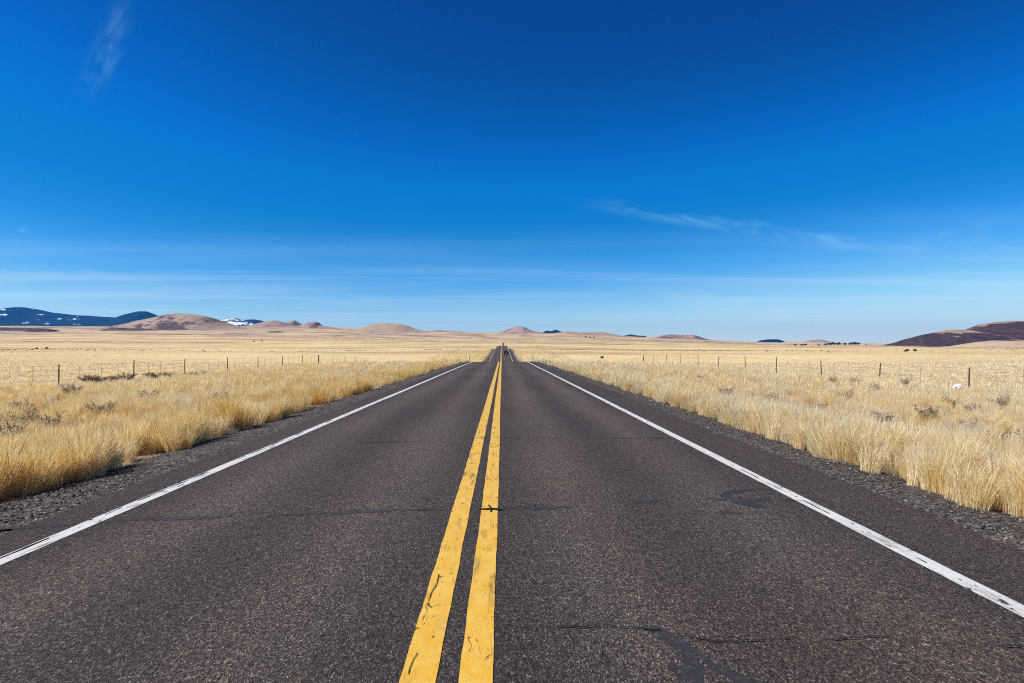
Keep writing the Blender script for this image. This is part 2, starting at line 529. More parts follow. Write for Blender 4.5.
tag(strip('white_line', -3.86, -3.71, M_WHITE, 0.004, 31), 'solid white edge line on the left side of the road')
tag(strip('white_line', 3.10, 3.25, M_WHITE, 0.004, 35), 'solid white edge line on the right side of the road')
tag(strip('yellow_line', -0.490, -0.315, M_YELLOW, 0.004, 41), 'left stripe of the cracked double yellow centre line')
tag(strip('yellow_line', -0.208, -0.044, M_YELLOW, 0.004, 45), 'right stripe of the cracked double yellow centre line')


def road_pt(px, py):
    d = EYE * F / (py - 349.0)
    return to_world(px, d)


def ribbon(name, pix, w0, w1, mat, seed, dz=0.0075, wob=0.02, step=0.02, gaps=0.0, parent=road):
    """a poured or broken line across the asphalt, following points on the road"""
    P = np.array([road_pt(*p[:2]) for p in pix])
    W = np.array([(p[2] if len(p) > 2 else 1.0) for p in pix])
    for _ in range(2):                                   # round the corners
        if len(P) > 2:
            Q = np.concatenate([P[:1], np.stack([0.75 * P[:-1] + 0.25 * P[1:], 0.25 * P[:-1] + 0.75 * P[1:]], 1).reshape(-1, 2), P[-1:]])
            V_ = np.concatenate([W[:1], np.stack([0.75 * W[:-1] + 0.25 * W[1:], 0.25 * W[:-1] + 0.75 * W[1:]], 1).reshape(-1), W[-1:]])
            P, W = Q, V_
    seg = np.hypot(*np.diff(P, axis=0).T); s = np.concatenate([[0], np.cumsum(seg)])
    t = np.arange(0, s[-1], step)
    x = np.interp(t, s, P[:, 0]); y = np.interp(t, s, P[:, 1]); wm = np.interp(t, s, W)
    y = y + jit(t, seed, wob, 0.30) + jit(t, seed + 5, wob * 0.6, 0.09)
    x = x + jit(t, seed + 9, wob * 0.5, 0.25)
    dx = np.gradient(x); dy = np.gradient(y); L = np.hypot(dx, dy) + 1e-9
    nx, ny = -dy / L, dx / L
    n = np.clip(fbm(t / 0.22, 0 * t + seed, seed + 3, 5) * 1.6 - 0.3, 0, 1)
    w = (w0 + (w1 - w0) * n) * wm * 0.5 * np.minimum(1, np.minimum(t, s[-1] - t) / 0.05 + 0.1)
    keep = fbm(t / 0.5, 0 * t + 3, seed + 40, 3) > gaps
    wa = w * (0.55 + 0.9 * fbm(t / 0.10, 0 * t + 2, seed + 21, 3)); wb = w * (0.55 + 0.9 * fbm(t / 0.10, 0 * t + 7, seed + 22, 3))
    a = np.stack([x - nx * wa, y - ny * wa, 0 * x + dz], 1); b = np.stack([x + nx * wb, y + ny * wb, 0 * x + dz], 1)
    v = np.stack([a, b], 1).reshape(-1, 3)
    f = [q for k, q in enumerate(grid_faces(len(t), 2)) if keep[k] and keep[min(k + 1, len(t) - 1)]]
    f = [q for q in f]
    o = mesh_obj(name, v, f, mat, parent)
    return o


SEAL = 'crack_sealant'
ribbon(SEAL, [(-60, 531), (20, 528, 1.3), (60, 524), (130, 519.5), (220, 516.5), (300, 514), (430, 509.5), (446, 509)], 0.03, 0.19, M_TARF, 61, 0.0024, 0.05, gaps=0.36)
ribbon(SEAL, [(496, 509, .6), (520, 507.5, 1), (545, 507, 1.7), (562, 506, 1.2), (590, 505), (640, 501), (700, 499), (760, 499.5), (800, 500)], 0.03, 0.17, M_TARF, 62, 0.0024, 0.04, gaps=0.33)
ribbon(SEAL, [(772, 489, .4), (752, 489, .7), (738, 490.5, .9), (724, 494, 1), (726, 497, 1.1), (736, 500, 1.2), (748, 504, 1.8), (757, 506.5, 1.5), (762, 508, .6)], 0.08, 0.14, M_TARD, 64, 0.0018, 0.006)
ribbon(SEAL, [(716, 512), (742, 512.5)], 0.10, 0.14, M_TAR, 68, 0.0018, 0.01)
ribbon(SEAL, [(653, 624, .8), (664, 635, 1), (682, 645, 1.4), (700, 655, 1), (718, 668, .8), (742, 680, 1), (775, 695, .8)], 0.05, 0.10, M_TAR, 70, 0.0018, 0.008)
ribbon(SEAL, [(684, 646, 1), (694, 664, 1.7), (690, 680, 1.6), (676, 700, 1)], 0.06, 0.11, M_TAR, 73, 0.0024, 0.008)
ribbon(SEAL, [(668, 662), (690, 676)], 0.05, 0.10, M_TAR, 74, 0.0030, 0.008)
ribbon('crack', [(500, 624), (560, 626), (640, 627), (705, 640), (770, 641), (830, 638), (890, 639), (960, 644), (1040, 643)], 0.003, 0.014, M_CRACK, 81, 0.0105, 0.045, 0.012, 0.27)
ribbon('crack', [(502 - 0.452 / y * F, 349.0 + EYE * F / y) for y in (3.15, 3.4, 3.7, 4.0, 4.4, 4.9)], 0.0005, 0.0065, M_CRACK, 99, 0.0085, 0.05, 0.006, 0.30)
ribbon('crack', [(479, 508.6), (486, 509.4), (493, 508.4), (502, 509.6)], 0.02, 0.07, M_CRACK, 83, 0.0105, 0.05, 0.010)
ribbon('crack', [(488, 505), (492, 509), (491, 513)], 0.004, 0.02, M_CRACK, 84, 0.0115, 0.02, 0.010)
ribbon('crack', [(120, 521), (300, 514), (440, 509.5)], 0.0, 0.012, M_CRACK, 85, 0.0115, 0.02, 0.015, 0.5)
ribbon('crack', [(330, 641), (400, 637), (418, 632), (432, 633)], 0.0, 0.014, M_CRACK, 86, 0.0105, 0.02, 0.012, 0.45)
ribbon('crack', [(470, 438.2), (560, 438), (720, 438.5)], 0.01, 0.03, M_CRACK, 88, 0.0105, 0.04, 0.03, 0.45)
ribbon('crack', [(300, 446), (380, 443), (440, 441)], 0.01, 0.03, M_CRACK, 90, 0.0105, 0.04, 0.03, 0.45)

def line_px(X, y0, y1):
    return [(502 + X / y * F, 349.0 + EYE * F / y) for y in np.linspace(y0, y1, 6)]


ribbon('crack', line_px(-3.825, 4.6, 16.0), 0.003, 0.022, M_CRACK, 92, 0.0075, 0.008, 0.02, 0.54)
ribbon('crack', line_px(-3.76, 5.0, 12.0), 0.001, 0.010, M_CRACK, 97, 0.0085, 0.008, 0.02, 0.60)
ribbon('crack', line_px(3.17, 3.6, 9.0), 0.002, 0.016, M_CRACK, 95, 0.0075, 0.010, 0.02, 0.60)
for sgn, e0, lab in ((-1, eL, 'dark gravel shoulder between the asphalt and the grass on the left'), (1, eR, 'dark gravel shoulder between the asphalt and the grass on the right')):
    inner = e0 - sgn * 0.25
    lt = np.array([0.0, 0.45, 0.8, 1.2, 1.7, 2.3])
    dzs = np.array([-0.022, -0.022, -0.05, -0.10, -0.20, -0.42])
    SX = inner[:, None] + sgn * lt
    SZ = rz[:, None] + dzs + (fbm(SX / 0.35, ry[:, None] / 0.35, 77, 3) - 0.5) * 0.035
    fc = grid_faces(len(ry), len(lt))
    if sgn < 0: fc = [f[::-1] for f in fc]
    o = mesh_obj('shoulder', np.stack([SX.ravel(), np.repeat(ry, len(lt)), SZ.ravel()], 1), fc, M_SHOULDER, smooth=True)
    tag(o, lab, 'shoulder', kind='structure')


def surf_z(x, y):
    """height of what lies on top: shoulder or ground"""
    x = np.asarray(x, float); y = np.asarray(y, float)
    g = terrain(x, y)
    ax = np.abs(x); e = np.where(x < 0, 4.47, 4.27) - 0.25
    s = road_z(y) + np.interp(ax - e, [0.0, 0.45, 0.8, 1.2, 1.7, 2.3], [-0.022, -0.022, -0.05, -0.10, -0.20, -0.42])
    return np.where(ax < e + 2.3, np.maximum(g, s), g)


# ------------------------------------------------------------------ scatter (one object of stuff, instances made inside it)
def scatter(name, templates, pts, inst, rot, scl, tint, mat):
    V = []; Fc = []; tid = []; blade = []
    base = 0
    for k, (v, f, b) in enumerate(templates):
        V.append(v); Fc += [tuple(i + base for i in q) for q in f]
        tid.append(np.full(len(v), k)); blade.append(b); base += len(v)
    n = len(pts)
    V.append(pts); tid.append(np.full(n, -1)); blade.append(np.zeros(n))
    V = np.concatenate(V)
    me = bpy.data.meshes.new(name)
    me.from_pydata(V.tolist(), [], Fc)
    me.update()
    me.materials.append(mat)

    def attr(nm, typ, data, key='value'):
        a = me.attributes.new(nm, typ, 'POINT')
        a.data.foreach_set(key, np.ascontiguousarray(data).ravel())
    pad = base
    attr('tid', 'INT', np.concatenate(tid).astype(np.int32))
    attr('blade', 'FLOAT', np.concatenate(blade).astype(np.float32))
    attr('inst', 'INT', np.concatenate([np.full(pad, -5), inst]).astype(np.int32))
    attr('tint', 'FLOAT', np.concatenate([np.zeros(pad), tint]).astype(np.float32))
    attr('rot', 'FLOAT_VECTOR', np.concatenate([np.zeros((pad, 3)), rot]).astype(np.float32), 'vector')
    attr('scl', 'FLOAT_VECTOR', np.concatenate([np.ones((pad, 3)), scl]).astype(np.float32), 'vector')
    o = bpy.data.objects.new(name, me); COL.objects.link(o)
    ng = bpy.data.node_groups.new(name + '_scatter', 'GeometryNodeTree')
    ng.interface.new_socket('Geometry', in_out='INPUT', socket_type='NodeSocketGeometry')
    ng.interface.new_socket('Geometry', in_out='OUTPUT', socket_type='NodeSocketGeometry')
    N = ng.nodes; L = ng.links
    gi = N.new('NodeGroupInput'); go = N.new('NodeGroupOutput')

    def na(nm, typ):
        q = N.new('GeometryNodeInputNamedAttribute'); q.data_type = typ; q.inputs['Name'].default_value = nm
        return q.outputs['Attribute']

    def eq(s, val):
        c = N.new('FunctionNodeCompare'); c.data_type = 'INT'; c.operation = 'EQUAL'
        ii = [i for i in c.inputs if i.type == 'INT']
        L.new(s, ii[0]); ii[1].default_value = val
        return c.outputs[0]

    def sepg(geo, sel):
        q = N.new('GeometryNodeSeparateGeometry'); q.domain = 'POINT'
        L.new(geo, q.inputs['Geometry']); L.new(sel, q.inputs['Selection'])
        return q.outputs['Selection']
    tids = na('tid', 'INT'); insts = na('inst', 'INT'); rots = na('rot', 'FLOAT_VECTOR'); scls = na('scl', 'FLOAT_VECTOR')
    points = sepg(gi.outputs[0], eq(tids, -1))
    join = N.new('GeometryNodeJoinGeometry')
    for k in range(len(templates)):
        tpl = sepg(gi.outputs[0], eq(tids, k))
        iop = N.new('GeometryNodeInstanceOnPoints')
        L.new(points, iop.inputs['Points']); L.new(tpl, iop.inputs['Instance'])
        L.new(eq(insts, k), iop.inputs['Selection'])
        L.new(rots, iop.inputs['Rotation']); L.new(scls, iop.inputs['Scale'])
        L.new(iop.outputs[0], join.inputs[0])
    L.new(join.outputs[0], go.inputs[0])
    md = o.modifiers.new('scatter', 'NODES'); md.node_group = ng
    return o


def tuft(nb, h, rad, width, splay, droop, seed, seedhead=0.35):
    r = np.random.default_rng(seed)
    V = []; Fs = []; B = []
    for i in range(nb):
        a = r.uniform(0, 2 * PI); q = rad * math.sqrt(r.uniform(0, 1))
        bx, by = q * math.cos(a), q * math.sin(a)
        hh = h * r.uniform(0.45, 1.08) * (1 - 0.30 * (q / rad) ** 2)
        out = splay * (0.25 + q / rad) * r.uniform(0.4, 1.5) + 0.03
        oa = a + r.normal(0, 0.5)
        ox, oy = math.cos(oa) * out * hh, math.sin(oa) * out * hh
        fa = r.uniform(0, PI); w = width * r.uniform(0.6, 1.3) * 0.5
        wx, wy = math.cos(fa) * w, math.sin(fa) * w
        dr = droop * r.uniform(0.2, 1.6)
        c = r.uniform()
        st = len(V)
        head = r.uniform() < seedhead
        prof = [(0.0, 0.9, 0.0), (0.38, 1.0, 0.16), (0.74, 1.5 if head else 0.75, 0.55), (1.0, 0.12, 1.0)]
        for t, wd, o_ in prof:
            z = hh * (t - dr * 0.30 * t ** 3)
            cx = bx + ox * o_ + ox * dr * t ** 3; cy = by + oy * o_ + oy * dr * t ** 3
            V.append((cx - wx * wd, cy - wy * wd, z)); V.append((cx + wx * wd, cy + wy * wd, z)); B += [c, c]
        for k in range(3):
            Fs.append((st + 2 * k, st + 2 * k + 1, st + 2 * k + 3, st + 2 * k + 2))
    return np.array(V), Fs, np.array(B)


T = []
for k in range(5): T.append(tuft(260, 0.54, 0.10 + 0.02 * (k % 3), 0.0034, 0.16 + 0.05 * (k % 3), 0.22 + 0.10 * (k % 2), 100 + k, 0.5))         # 0-4 tall near
for k in range(3): T.append(tuft(110, 0.32, 0.16, 0.0042, 0.50, 0.7, 120 + k, 0.15))       # 5-7 loose short near
for k in range(4): T.append(tuft(95, 0.53, 0.16, 0.008, 0.18, 0.30, 140 + k))            # 8-11 mid tall
for k in range(3): T.append(tuft(50, 0.24, 0.24, 0.013, 0.55, 0.6, 160 + k, 0.15))       # 12-14 mid short
for k in range(3): T.append(tuft(40, 0.55, 0.40, 0.034, 0.30, 0.5, 180 + k))             # 15-17 far tall
for k in range(3): T.append(tuft(34, 0.20, 0.50, 0.034, 0.50, 0.5, 200 + k, 0.1))        # 18-20 far short

DENS = 1.0
P, I, RT, SC, TI = [], [], [], [], []
FENCE_L, FENCE_R = -22.5, 21.0


def band(y0, y1, dens, tall, short, hs, xmax=None):
    for sgn, edge, fence in ((-1, 5.35, 22.5), (1, 4.95, 21.0)):
        xm = 0.92 * y1 + 7 if xmax is None else min(xmax, 0.92 * y1 + 7)
        n = int((xm - edge) * (y1 - y0) * dens * DENS)
        ax = edge + rng.random(n) * (xm - edge); y = y0 + rng.random(n) * (y1 - y0)
        ok = ax < 0.92 * np.maximum(y, 0) + 7
        ax = ax[ok]; y = y[ok]; x = sgn * ax
        ed = edge + (fbm(y / 0.42, 0 * y, 300 + sgn, 3) - 0.45) * (1.1 if sgn < 0 else 1.6)
        clump = 0.65 * vnoise(x / 0.45, y / 0.45, 310) + 0.35 * fbm(x / 2.6, y / 2.6, 311, 2)
        gap = fbm(x / 4.0, y / 4.0, 320 + sgn, 3)
        front = 1 - sstep(ax, edge + 0.4, edge + 2.6)
        inside = sstep(ax, fence - 1.5, fence + 1.0)          # beyond the fence: grazed pasture
        keep = (ax > ed) & (rng.random(len(ax)) < np.clip(0.46 + 2.2 * (clump - 0.46) + 0.10 * front, 0.03 + 0.17 * front, 1) * (1 - (0.35 + 0.5 * sstep(y, 40, 260)) * inside))
        ax, x, y, clump, gap, front, inside = (q[keep] for q in (ax, x, y, clump, gap, front, inside))
        n = len(x)
        is_short = rng.random(n) < np.clip(0.20 + 0.45 * sstep(gap, 0.45, 0.6) * (1 - front) + 0.85 * inside - 0.1 * front, 0, 0.97)
        idx = np.where(is_short, rng.integers(short[0], short[1] + 1, n), rng.integers(tall[0], tall[1] + 1, n))
        s = hs * rng.uniform(0.72, 1.22, n) * (0.58 + 0.82 * clump) * (1 + 0.08 * front)
        s = np.where(is_short, s, s * (1 - 0.35 * inside))
        P.append(np.stack([x, y, surf_z(x, y) - 0.02], 1)); I.append(idx)
        RT.append(np.stack([rng.normal(0, 0.13, n), rng.normal(0.0, 0.13, n), rng.uniform(0, 2 * PI, n)], 1))
        SC.append(np.stack([s * rng.uniform(0.85, 1.25, n)] * 2 + [s], 1))
        tone = fbm(x / 3.2, y / 3.2, 330, 3)
        t = 0.50 + (tone - 0.5) * np.where(x < 0, 0.65, 0.42) + rng.normal(0, 0.10, n) - (front * 0.13 + 0.09 * (1 - sstep(ax, edge + 1.0, edge + 6.0)) if sgn < 0 else front * 0.05) + (0.09 if sgn < 0 else 0.18) + 0.24 * inside  # left side kept more golden than right: backlight put into the tint
        t = np.where(is_short & (rng.random(n) < 0.34 * (1 - inside)), 0.95, np.minimum(t, 0.83))
        TI.append(np.clip(t, 0, 1))


band(-6, 14, 30, (0, 4), (5, 7), 1.0)
band(14, 26, 20, (0, 4), (5, 7), 1.0)
band(26, 60, 7.5, (8, 11), (12, 14), 1.0)
band(60, 130, 2.6, (15, 17), (18, 20), 1.0)
band(130, 330, 0.55, (15, 17), (18, 20), 1.15, 180)
P = np.concatenate(P); I = np.concatenate(I); RT = np.concatenate(RT); SC = np.concatenate(SC); TI = np.concatenate(TI)
GR_STOPS = [(0.0, (0.64, 0.39, 0.105)), (0.28, (0.76, 0.54, 0.20)), (0.52, (0.84, 0.69, 0.385)), (0.80, (0.87, 0.78, 0.54)),
            (0.9, (0.58, 0.51, 0.41)), (1.0, (0.44, 0.39, 0.33))]
M_GRASS = mat_blades('dry_grass_blades', GR_STOPS, 0.48)
grass = scatter('grass', T, P, I, RT, SC, TI, M_GRASS)
tag(grass, 'tall golden dry bunch grass covering both verges and the fields beyond', 'grass', kind='stuff')
print('grass instances', len(P))


# gravel stones on the shoulders
def stone(seed, flat=0.6):
    r = np.random.default_rng(seed)
    bm = bmesh.new(); bmesh.ops.create_icosphere(bm, subdivisions=1, radius=0.5)
    for v in bm.verts:
        v.co = v.co * r.uniform(0.7, 1.2); v.co.z *= flat
    V = np.array([v.co[:] for v in bm.verts]); Fs = [tuple(v.index for v in f.verts) for f in bm.faces]
    bm.free()
    return V, Fs, np.full(len(V), 0.5)


m, nt, out = new_mat('gravel_stone')
tt = nt.node('ShaderNodeAttribute', attribute_type='INSTANCER', attribute_name='tint').outputs['Fac']
principled(nt, out, nt.ramp(tt, [(0.0, (0.022, 0.018, 0.017)), (0.5, (0.085, 0.068, 0.062)), (0.85, (0.19, 0.16, 0.14)), (1.0, (0.42, 0.38, 0.32))]), 0.9, 0.2)
M_STONE = m
gp = []
for sgn, a0, a1 in ((-1, 4.40, 5.75), (1, 4.20, 5.4)):
    for y0, y1, dn, smin, smax in ((1, 12, 420, 0.008, 0.042), (12, 30, 110, 0.014, 0.055), (30, 90, 12, 0.03, 0.08)):
        n = int((a1 - a0) * (y1 - y0) * dn)
        x = sgn * rng.uniform(a0, a1, n); y = rng.uniform(y0, y1, n)
        s = smin + (smax - smin) * rng.random(n) ** 3
        gp.append(np.stack([x, y, surf_z(x, y) + s * 0.1, s], 1))
gp = np.concatenate(gp); n = len(gp)
gravel = scatter('gravel', [stone(900 + k) for k in range(5)], gp[:, :3], rng.integers(0, 5, n), rng.uniform(-0.5, 0.5, (n, 3)) * np.array([1, 1, 12]),
                 np.stack([gp[:, 3] * rng.uniform(0.8, 1.3, n), gp[:, 3], gp[:, 3]], 1), np.clip(rng.beta(1.8, 1.9, n), 0, 1), M_STONE)
tag(gravel, 'loose dark crushed stones lying along both road shoulders', 'gravel', kind='stuff')


# low scrub that speckles the far plain
def scrub_tpl(seed):
    r = np.random.default_rng(seed)
    V = []; Fs = []
    for i in range(46):
        a = r.uniform(0, 2 * PI); q = 0.5 * math.sqrt(r.uniform()); z = 0.55 * math.sqrt(max(0, 1 - (q / 0.55) ** 2)) * r.uniform(0.3, 1)
        c = np.array([q * math.cos(a), q * math.sin(a), z]); st = len(V)
        for k in range(4):
            V.append(tuple(c + r.normal(0, 0.11, 3)))
        Fs.append((st, st + 1, st + 2, st + 3))
    return np.array(V), Fs, r.uniform(0, 1, len(V))


sp = []
n = 60000
yy = 330 * (2800 / 330) ** rng.random(n); xx = (rng.random(n) * 2 - 1) * (0.9 * yy + 20)
f = fbm(xx / (150 + 0.30 * yy), yy / (45 + 0.09 * yy), 400, 5)
ok = (np.abs(xx) > 25) & (rng.random(n) < np.clip((f - 0.575) * 6, 0, 1) * 0.45 * np.clip(yy / 600, 0.12, 1) + 0.005)
xx, yy = xx[ok], yy[ok]; n = len(xx)
s = rng.uniform(0.5, 1.5, n) * (0.6 + yy / 1500)
M_SCRUB = mat_blades('scrub_twigs', [(0.0, (0.10, 0.075, 0.05)), (0.5, (0.20, 0.145, 0.10)), (1.0, (0.36, 0.27, 0.19))], 0.1, 0.5)
scrub = scatter('scrub', [scrub_tpl(500 + k) for k in range(4)], np.stack([xx, yy, terrain(xx, yy) - 0.05], 1), rng.integers(0, 4, n),
                np.stack([np.zeros(n), np.zeros(n), rng.uniform(0, 6.28, n)], 1), np.stack([s * 1.5, s * 1.2, s * 0.55], 1), rng.uniform(0, 1, n), M_SCRUB)
tag(scrub, 'scattered low brown scrub speckling the far pasture in loose bands', 'scrub', kind='stuff')
print('scrub', n)

# ------------------------------------------------------------------ grey shrubs among the grass
def shrub_mesh(seed, name):
    r = np.random.default_rng(seed)
    bm = bmesh.new()
    for i in range(26):
        a = r.uniform(0, 2 * PI); o = r.uniform(0.1, 0.42); h = r.uniform(0.3, 0.6)
        p0 = (0.03 * math.cos(a), 0.03 * math.sin(a), 0)
        p1 = (o * 0.5 * math.cos(a), o * 0.5 * math.sin(a), h * 0.5)
        a2 = a + r.normal(0, 0.3)
        p2 = (o * math.cos(a2), o * math.sin(a2), h)
        add_tube(bm, [p0, p1, p2], [0.009, 0.006, 0.003], 4)
        for k in range(26):
            t = r.uniform(0.35, 1.0); b = Vector(p1).lerp(Vector(p2), max(0, t * 2 - 1)) if t > .5 else Vector(p0).lerp(Vector(p1), t * 2)
            d = Vector((r.normal(0, 1), r.normal(0, 1), abs(r.normal(0.5, 0.7)))).normalized()
            L = r.uniform(0.05, 0.13); w = d.cross(Vector(r.normal(0, 1, 3))).normalized() * r.uniform(0.004, 0.010)
            vs = [bm.verts.new(b - w), bm.verts.new(b + w), bm.verts.new(b + d * L + w * 0.8), bm.verts.new(b + d * L - w * 0.8)]
            bm.faces.new(vs)
    me = bpy.data.meshes.new(name); bm.to_mesh(me); bm.free()
    return me


M_SHRUB = worn_mat('grey_shrub_twigs', (0.40, 0.335, 0.25), (0.24, 0.19, 0.14), 0.9, 0.1, scale=9)
M_DSHRUB = worn_mat('dark_brush_twigs', (0.26, 0.175, 0.12), (0.13, 0.09, 0.065), 0.9, 0.1, scale=9)
sh_m = [shrub_mesh(600 + k, 'shrub') for k in range(4)]
for q in sh_m: q.materials.append(M_SHRUB)
dk_m = [shrub_mesh(620 + k, 'brush') for k in range(3)]
for q in dk_m: q.materials.append(M_DSHRUB)


def put(name, me, loc, s, label, cat, group, flat=1.0):
    o = bpy.data.objects.new(name, me); COL.objects.link(o)
    o.location = loc; o.rotation_euler = (0, 0, random.uniform(0, 6.28)); o.scale = (s, s, s * flat)
    return tag(o, label, cat, group)


left_sh = [(9, 432), (29, 431), (47, 436), (62, 440), (100, 420), (129, 421), (118, 414), (79, 441), (88, 436), (155, 415), (171, 413), (97, 393), (150, 402), (20, 414), (55, 405),
           (195, 402), (215, 408), (250, 392), (7, 447), (135, 428), (72, 398), (180, 392)]
right_sh = [(876, 392), (947, 409), (976, 419), (1017, 423), (903, 435), (952, 456), (882, 431), (929, 424), (970, 436), (1005, 458), (815, 416), (746, 381), (832, 382), (855, 384), (990, 418),
            (920, 402), (1000, 408), (940, 452), (725, 398), (770, 405), (1020, 460), (868, 405), (905, 384), (728, 385), (700, 378), (845, 402), (790, 388)]
for i, (px, py) in enumerate(left_sh[::2] + left_sh[1::6]):
    loc = ground_hit(px, py + 3)
    put('shrub', sh_m[i % 4], (loc[0], loc[1], float(surf_z(loc[0], loc[1]))), random.uniform(0.7, 1.1), 'grey leafless shrub among the golden grass left of the road', 'shrub', 'grey shrubs left of the road')
for i, (px, py) in enumerate(right_sh[::2] + right_sh[1::6]):
    loc = ground_hit(px, py + 3)
    put('shrub', sh_m[(i + 1) % 4], (loc[0], loc[1], float(surf_z(loc[0], loc[1]))), random.uniform(0.65, 1.0), 'grey leafless shrub among the pale grass right of the road', 'shrub', 'grey shrubs right of the road')
for i, px in enumerate((88, 95, 103, 109, 116, 123, 128, 151, 159, 166, 172, 180, 192, 200)):
    x, y, z = ground_hit(px, 383.5 - (px - 88) * 0.055 + random.uniform(-0.7, 0.7))
    put('brush', dk_m[i % 3], (x, y, z), random.uniform(1.0, 1.7), 'dark brown brush heaped along the foot of the wire fence left of the road', 'brush', 'dark brush at the left fence', 0.55)

# ------------------------------------------------------------------ wire fences
M_POST = worn_mat('weathered_post', (0.075, 0.060, 0.050), (0.14, 0.105, 0.08), 0.85, 0.15, scale=8)
M_STAY = worn_mat('fence_stay', (0.22, 0.18, 0.14), (0.32, 0.27, 0.21), 0.8, 0.2, scale=8)
M_WIRE = worn_mat('rusty_wire', (0.16, 0.12, 0.09), (0.24, 0.20, 0.17), 0.6, 0.4, 0.4, 3)


def post_mesh(seed, h, r0):
    r = np.random.default_rng(seed)
    bm = bmesh.new()
    add_tube(bm, [(0, 0, -0.35), (r.normal(0, .006), 0, 0.3 * h), (r.normal(0, .008), r.normal(0, .008), 0.7 * h), (r.normal(0, .01), 0, h)], [r0, r0 * 0.98, r0 * 0.94, r0 * 0.85], 8)
    me = bpy.data.meshes.new('post'); bm.to_mesh(me); bm.free(); me.materials.append(M_POST)
    return me


posts = [post_mesh(700 + k, 1.28, 0.035) for k in range(4)]
wide_posts = [post_mesh(720, 1.34, 0.075)]
bm = bmesh.new(); add_tube(bm, [(0, 0, -0.02), (0.006, 0, 0.5), (0, 0, 1.0)], 0.0085, 5)
stay = bpy.data.meshes.new('stay'); bm.to_mesh(stay); bm.free(); stay.materials.append(M_STAY)


def fence(X, first, spacing, n, wide, label):
    root = empty('wire_fence', (X, first, float(terrain(X, first))))
    tag(root, label, 'fence')
    zs = []
    for k in range(n):
        y = first + k * spacing + random.uniform(-0.25, 0.25)
        zs.append((y, float(terrain(X, y))))
    base = root.location
    for k, (y, z) in enumerate(zs):
        me = random.choice(wide_posts if k in wide else posts)
        o = bpy.data.objects.new('post', me); COL.objects.link(o); o.parent = root
        o.location = Vector((X, y, z - 0.03)) - base
        o.rotation_euler = (random.gauss(0, 0.02), random.gauss(0, 0.02), random.uniform(0, 6))
        o.scale = (1, 1, random.uniform(0.95, 1.06))
    for k in range(min(n - 1, 33)):
        for q in (1, 2, 3):
            t = q / 4 + random.uniform(-0.03, 0.03)
            y = zs[k][0] * (1 - t) + zs[k + 1][0] * t; z = zs[k][1] * (1 - t) + zs[k + 1][1] * t
            o = bpy.data.objects.new('stay', stay); COL.objects.link(o); o.parent = root
            o.location = Vector((X, y, z + 0.16)) - base
            o.rotation_euler = (random.gauss(0, 0.05), random.gauss(0, 0.05), 0)
    for hgt in (0.42, 0.68, 0.92, 1.15):
        pts = []
        for k in range(n - 1):
            for t in (0, 0.25, 0.5, 0.75):
                y = zs[k][0] * (1 - t) + zs[k + 1][0] * t; z = zs[k][1] * (1 - t) + zs[k + 1][1] * t
                pts.append(Vector((X + 0.05, y, z + hgt - 0.05 * t * (1 - t) * 4 * 0.5)) - base)
        bm = bmesh.new(); add_tube(bm, pts, 0.0035, 4)
        bm_obj('wire', bm, M_WIRE, root)
    return root


fence(FENCE_L, 22.5 * 640 / 439 - 6.6 * 3, 6.6, 50, {7 + 3, 16, 24}, 'low wire fence on thin dark posts in the dry grass left of the road')
fence(FENCE_R, 21.0 * 640 / 468 - 6.6 * 3, 6.6, 50, {13, 22}, 'low wire fence on thin dark posts in the dry grass right of the road')

# ------------------------------------------------------------------ small roadside things
M_BROWN = worn_mat('brown_steel', (0.13, 0.09, 0.065), (0.20, 0.15, 0.11), 0.7, 0.3)
M_REFL = worn_mat('reflector_face', (0.55, 0.50, 0.42), (0.42, 0.38, 0.33), 0.35, 0.5)
for sgn, px, lab in ((-1, 471.5, 'thin brown marker post at the left road edge by the first crest'), (1, 533, 'thin brown marker post at the right road edge by the first crest')):
    dd = 84.0
    x = sgn * (5.05 if sgn < 0 else 4.75); dd = abs(x) * F / abs(px - 502)
    dd = min(dd, 100)
    root = empty('marker_post', (x, dd, float(surf_z(x, dd)))); tag(root, lab, 'marker post')
    bm = bmesh.new(); add_box(bm, (0, 0, 0.50), (0.09, 0.05, 1.25), 0.01); bm_obj('post', bm, M_BROWN, root)
    bm = bmesh.new(); add_box(bm, (0, -0.032, 1.02), (0.075, 0.012, 0.12), 0.004); bm_obj('reflector', bm, M_REFL, root)

M_LITTER = worn_mat('white_plastic_film', (0.80, 0.81, 0.83), (0.66, 0.68, 0.71), 0.45, 0.4, scale=10)
bm = bmesh.new(); bmesh.ops.create_icosphere(bm, subdivisions=3, radius=0.2)
for v in bm.verts:
    d = v.co.normalized()
    k = 0.75 + 0.5 * float(fbm(d.x * 3 + 5, d.y * 3 + d.z * 4, 51, 4)) + 0.25 * math.sin(9 * d.x + 5 * d.y)
    v.co = Vector((d.x * 0.24, d.y * 0.18, d.z * 0.14)) * k
o = bm_obj('litter_bag', bm, M_LITTER, None, False)
x, y = to_world(957, 26.0)
o.location = (x, y, float(terrain(x, y)) + 0.47); o.scale = (0.6, 0.65, 0.75)
tag(o, 'small white crumpled bag caught in the dry grass beside the right fence', 'litter')

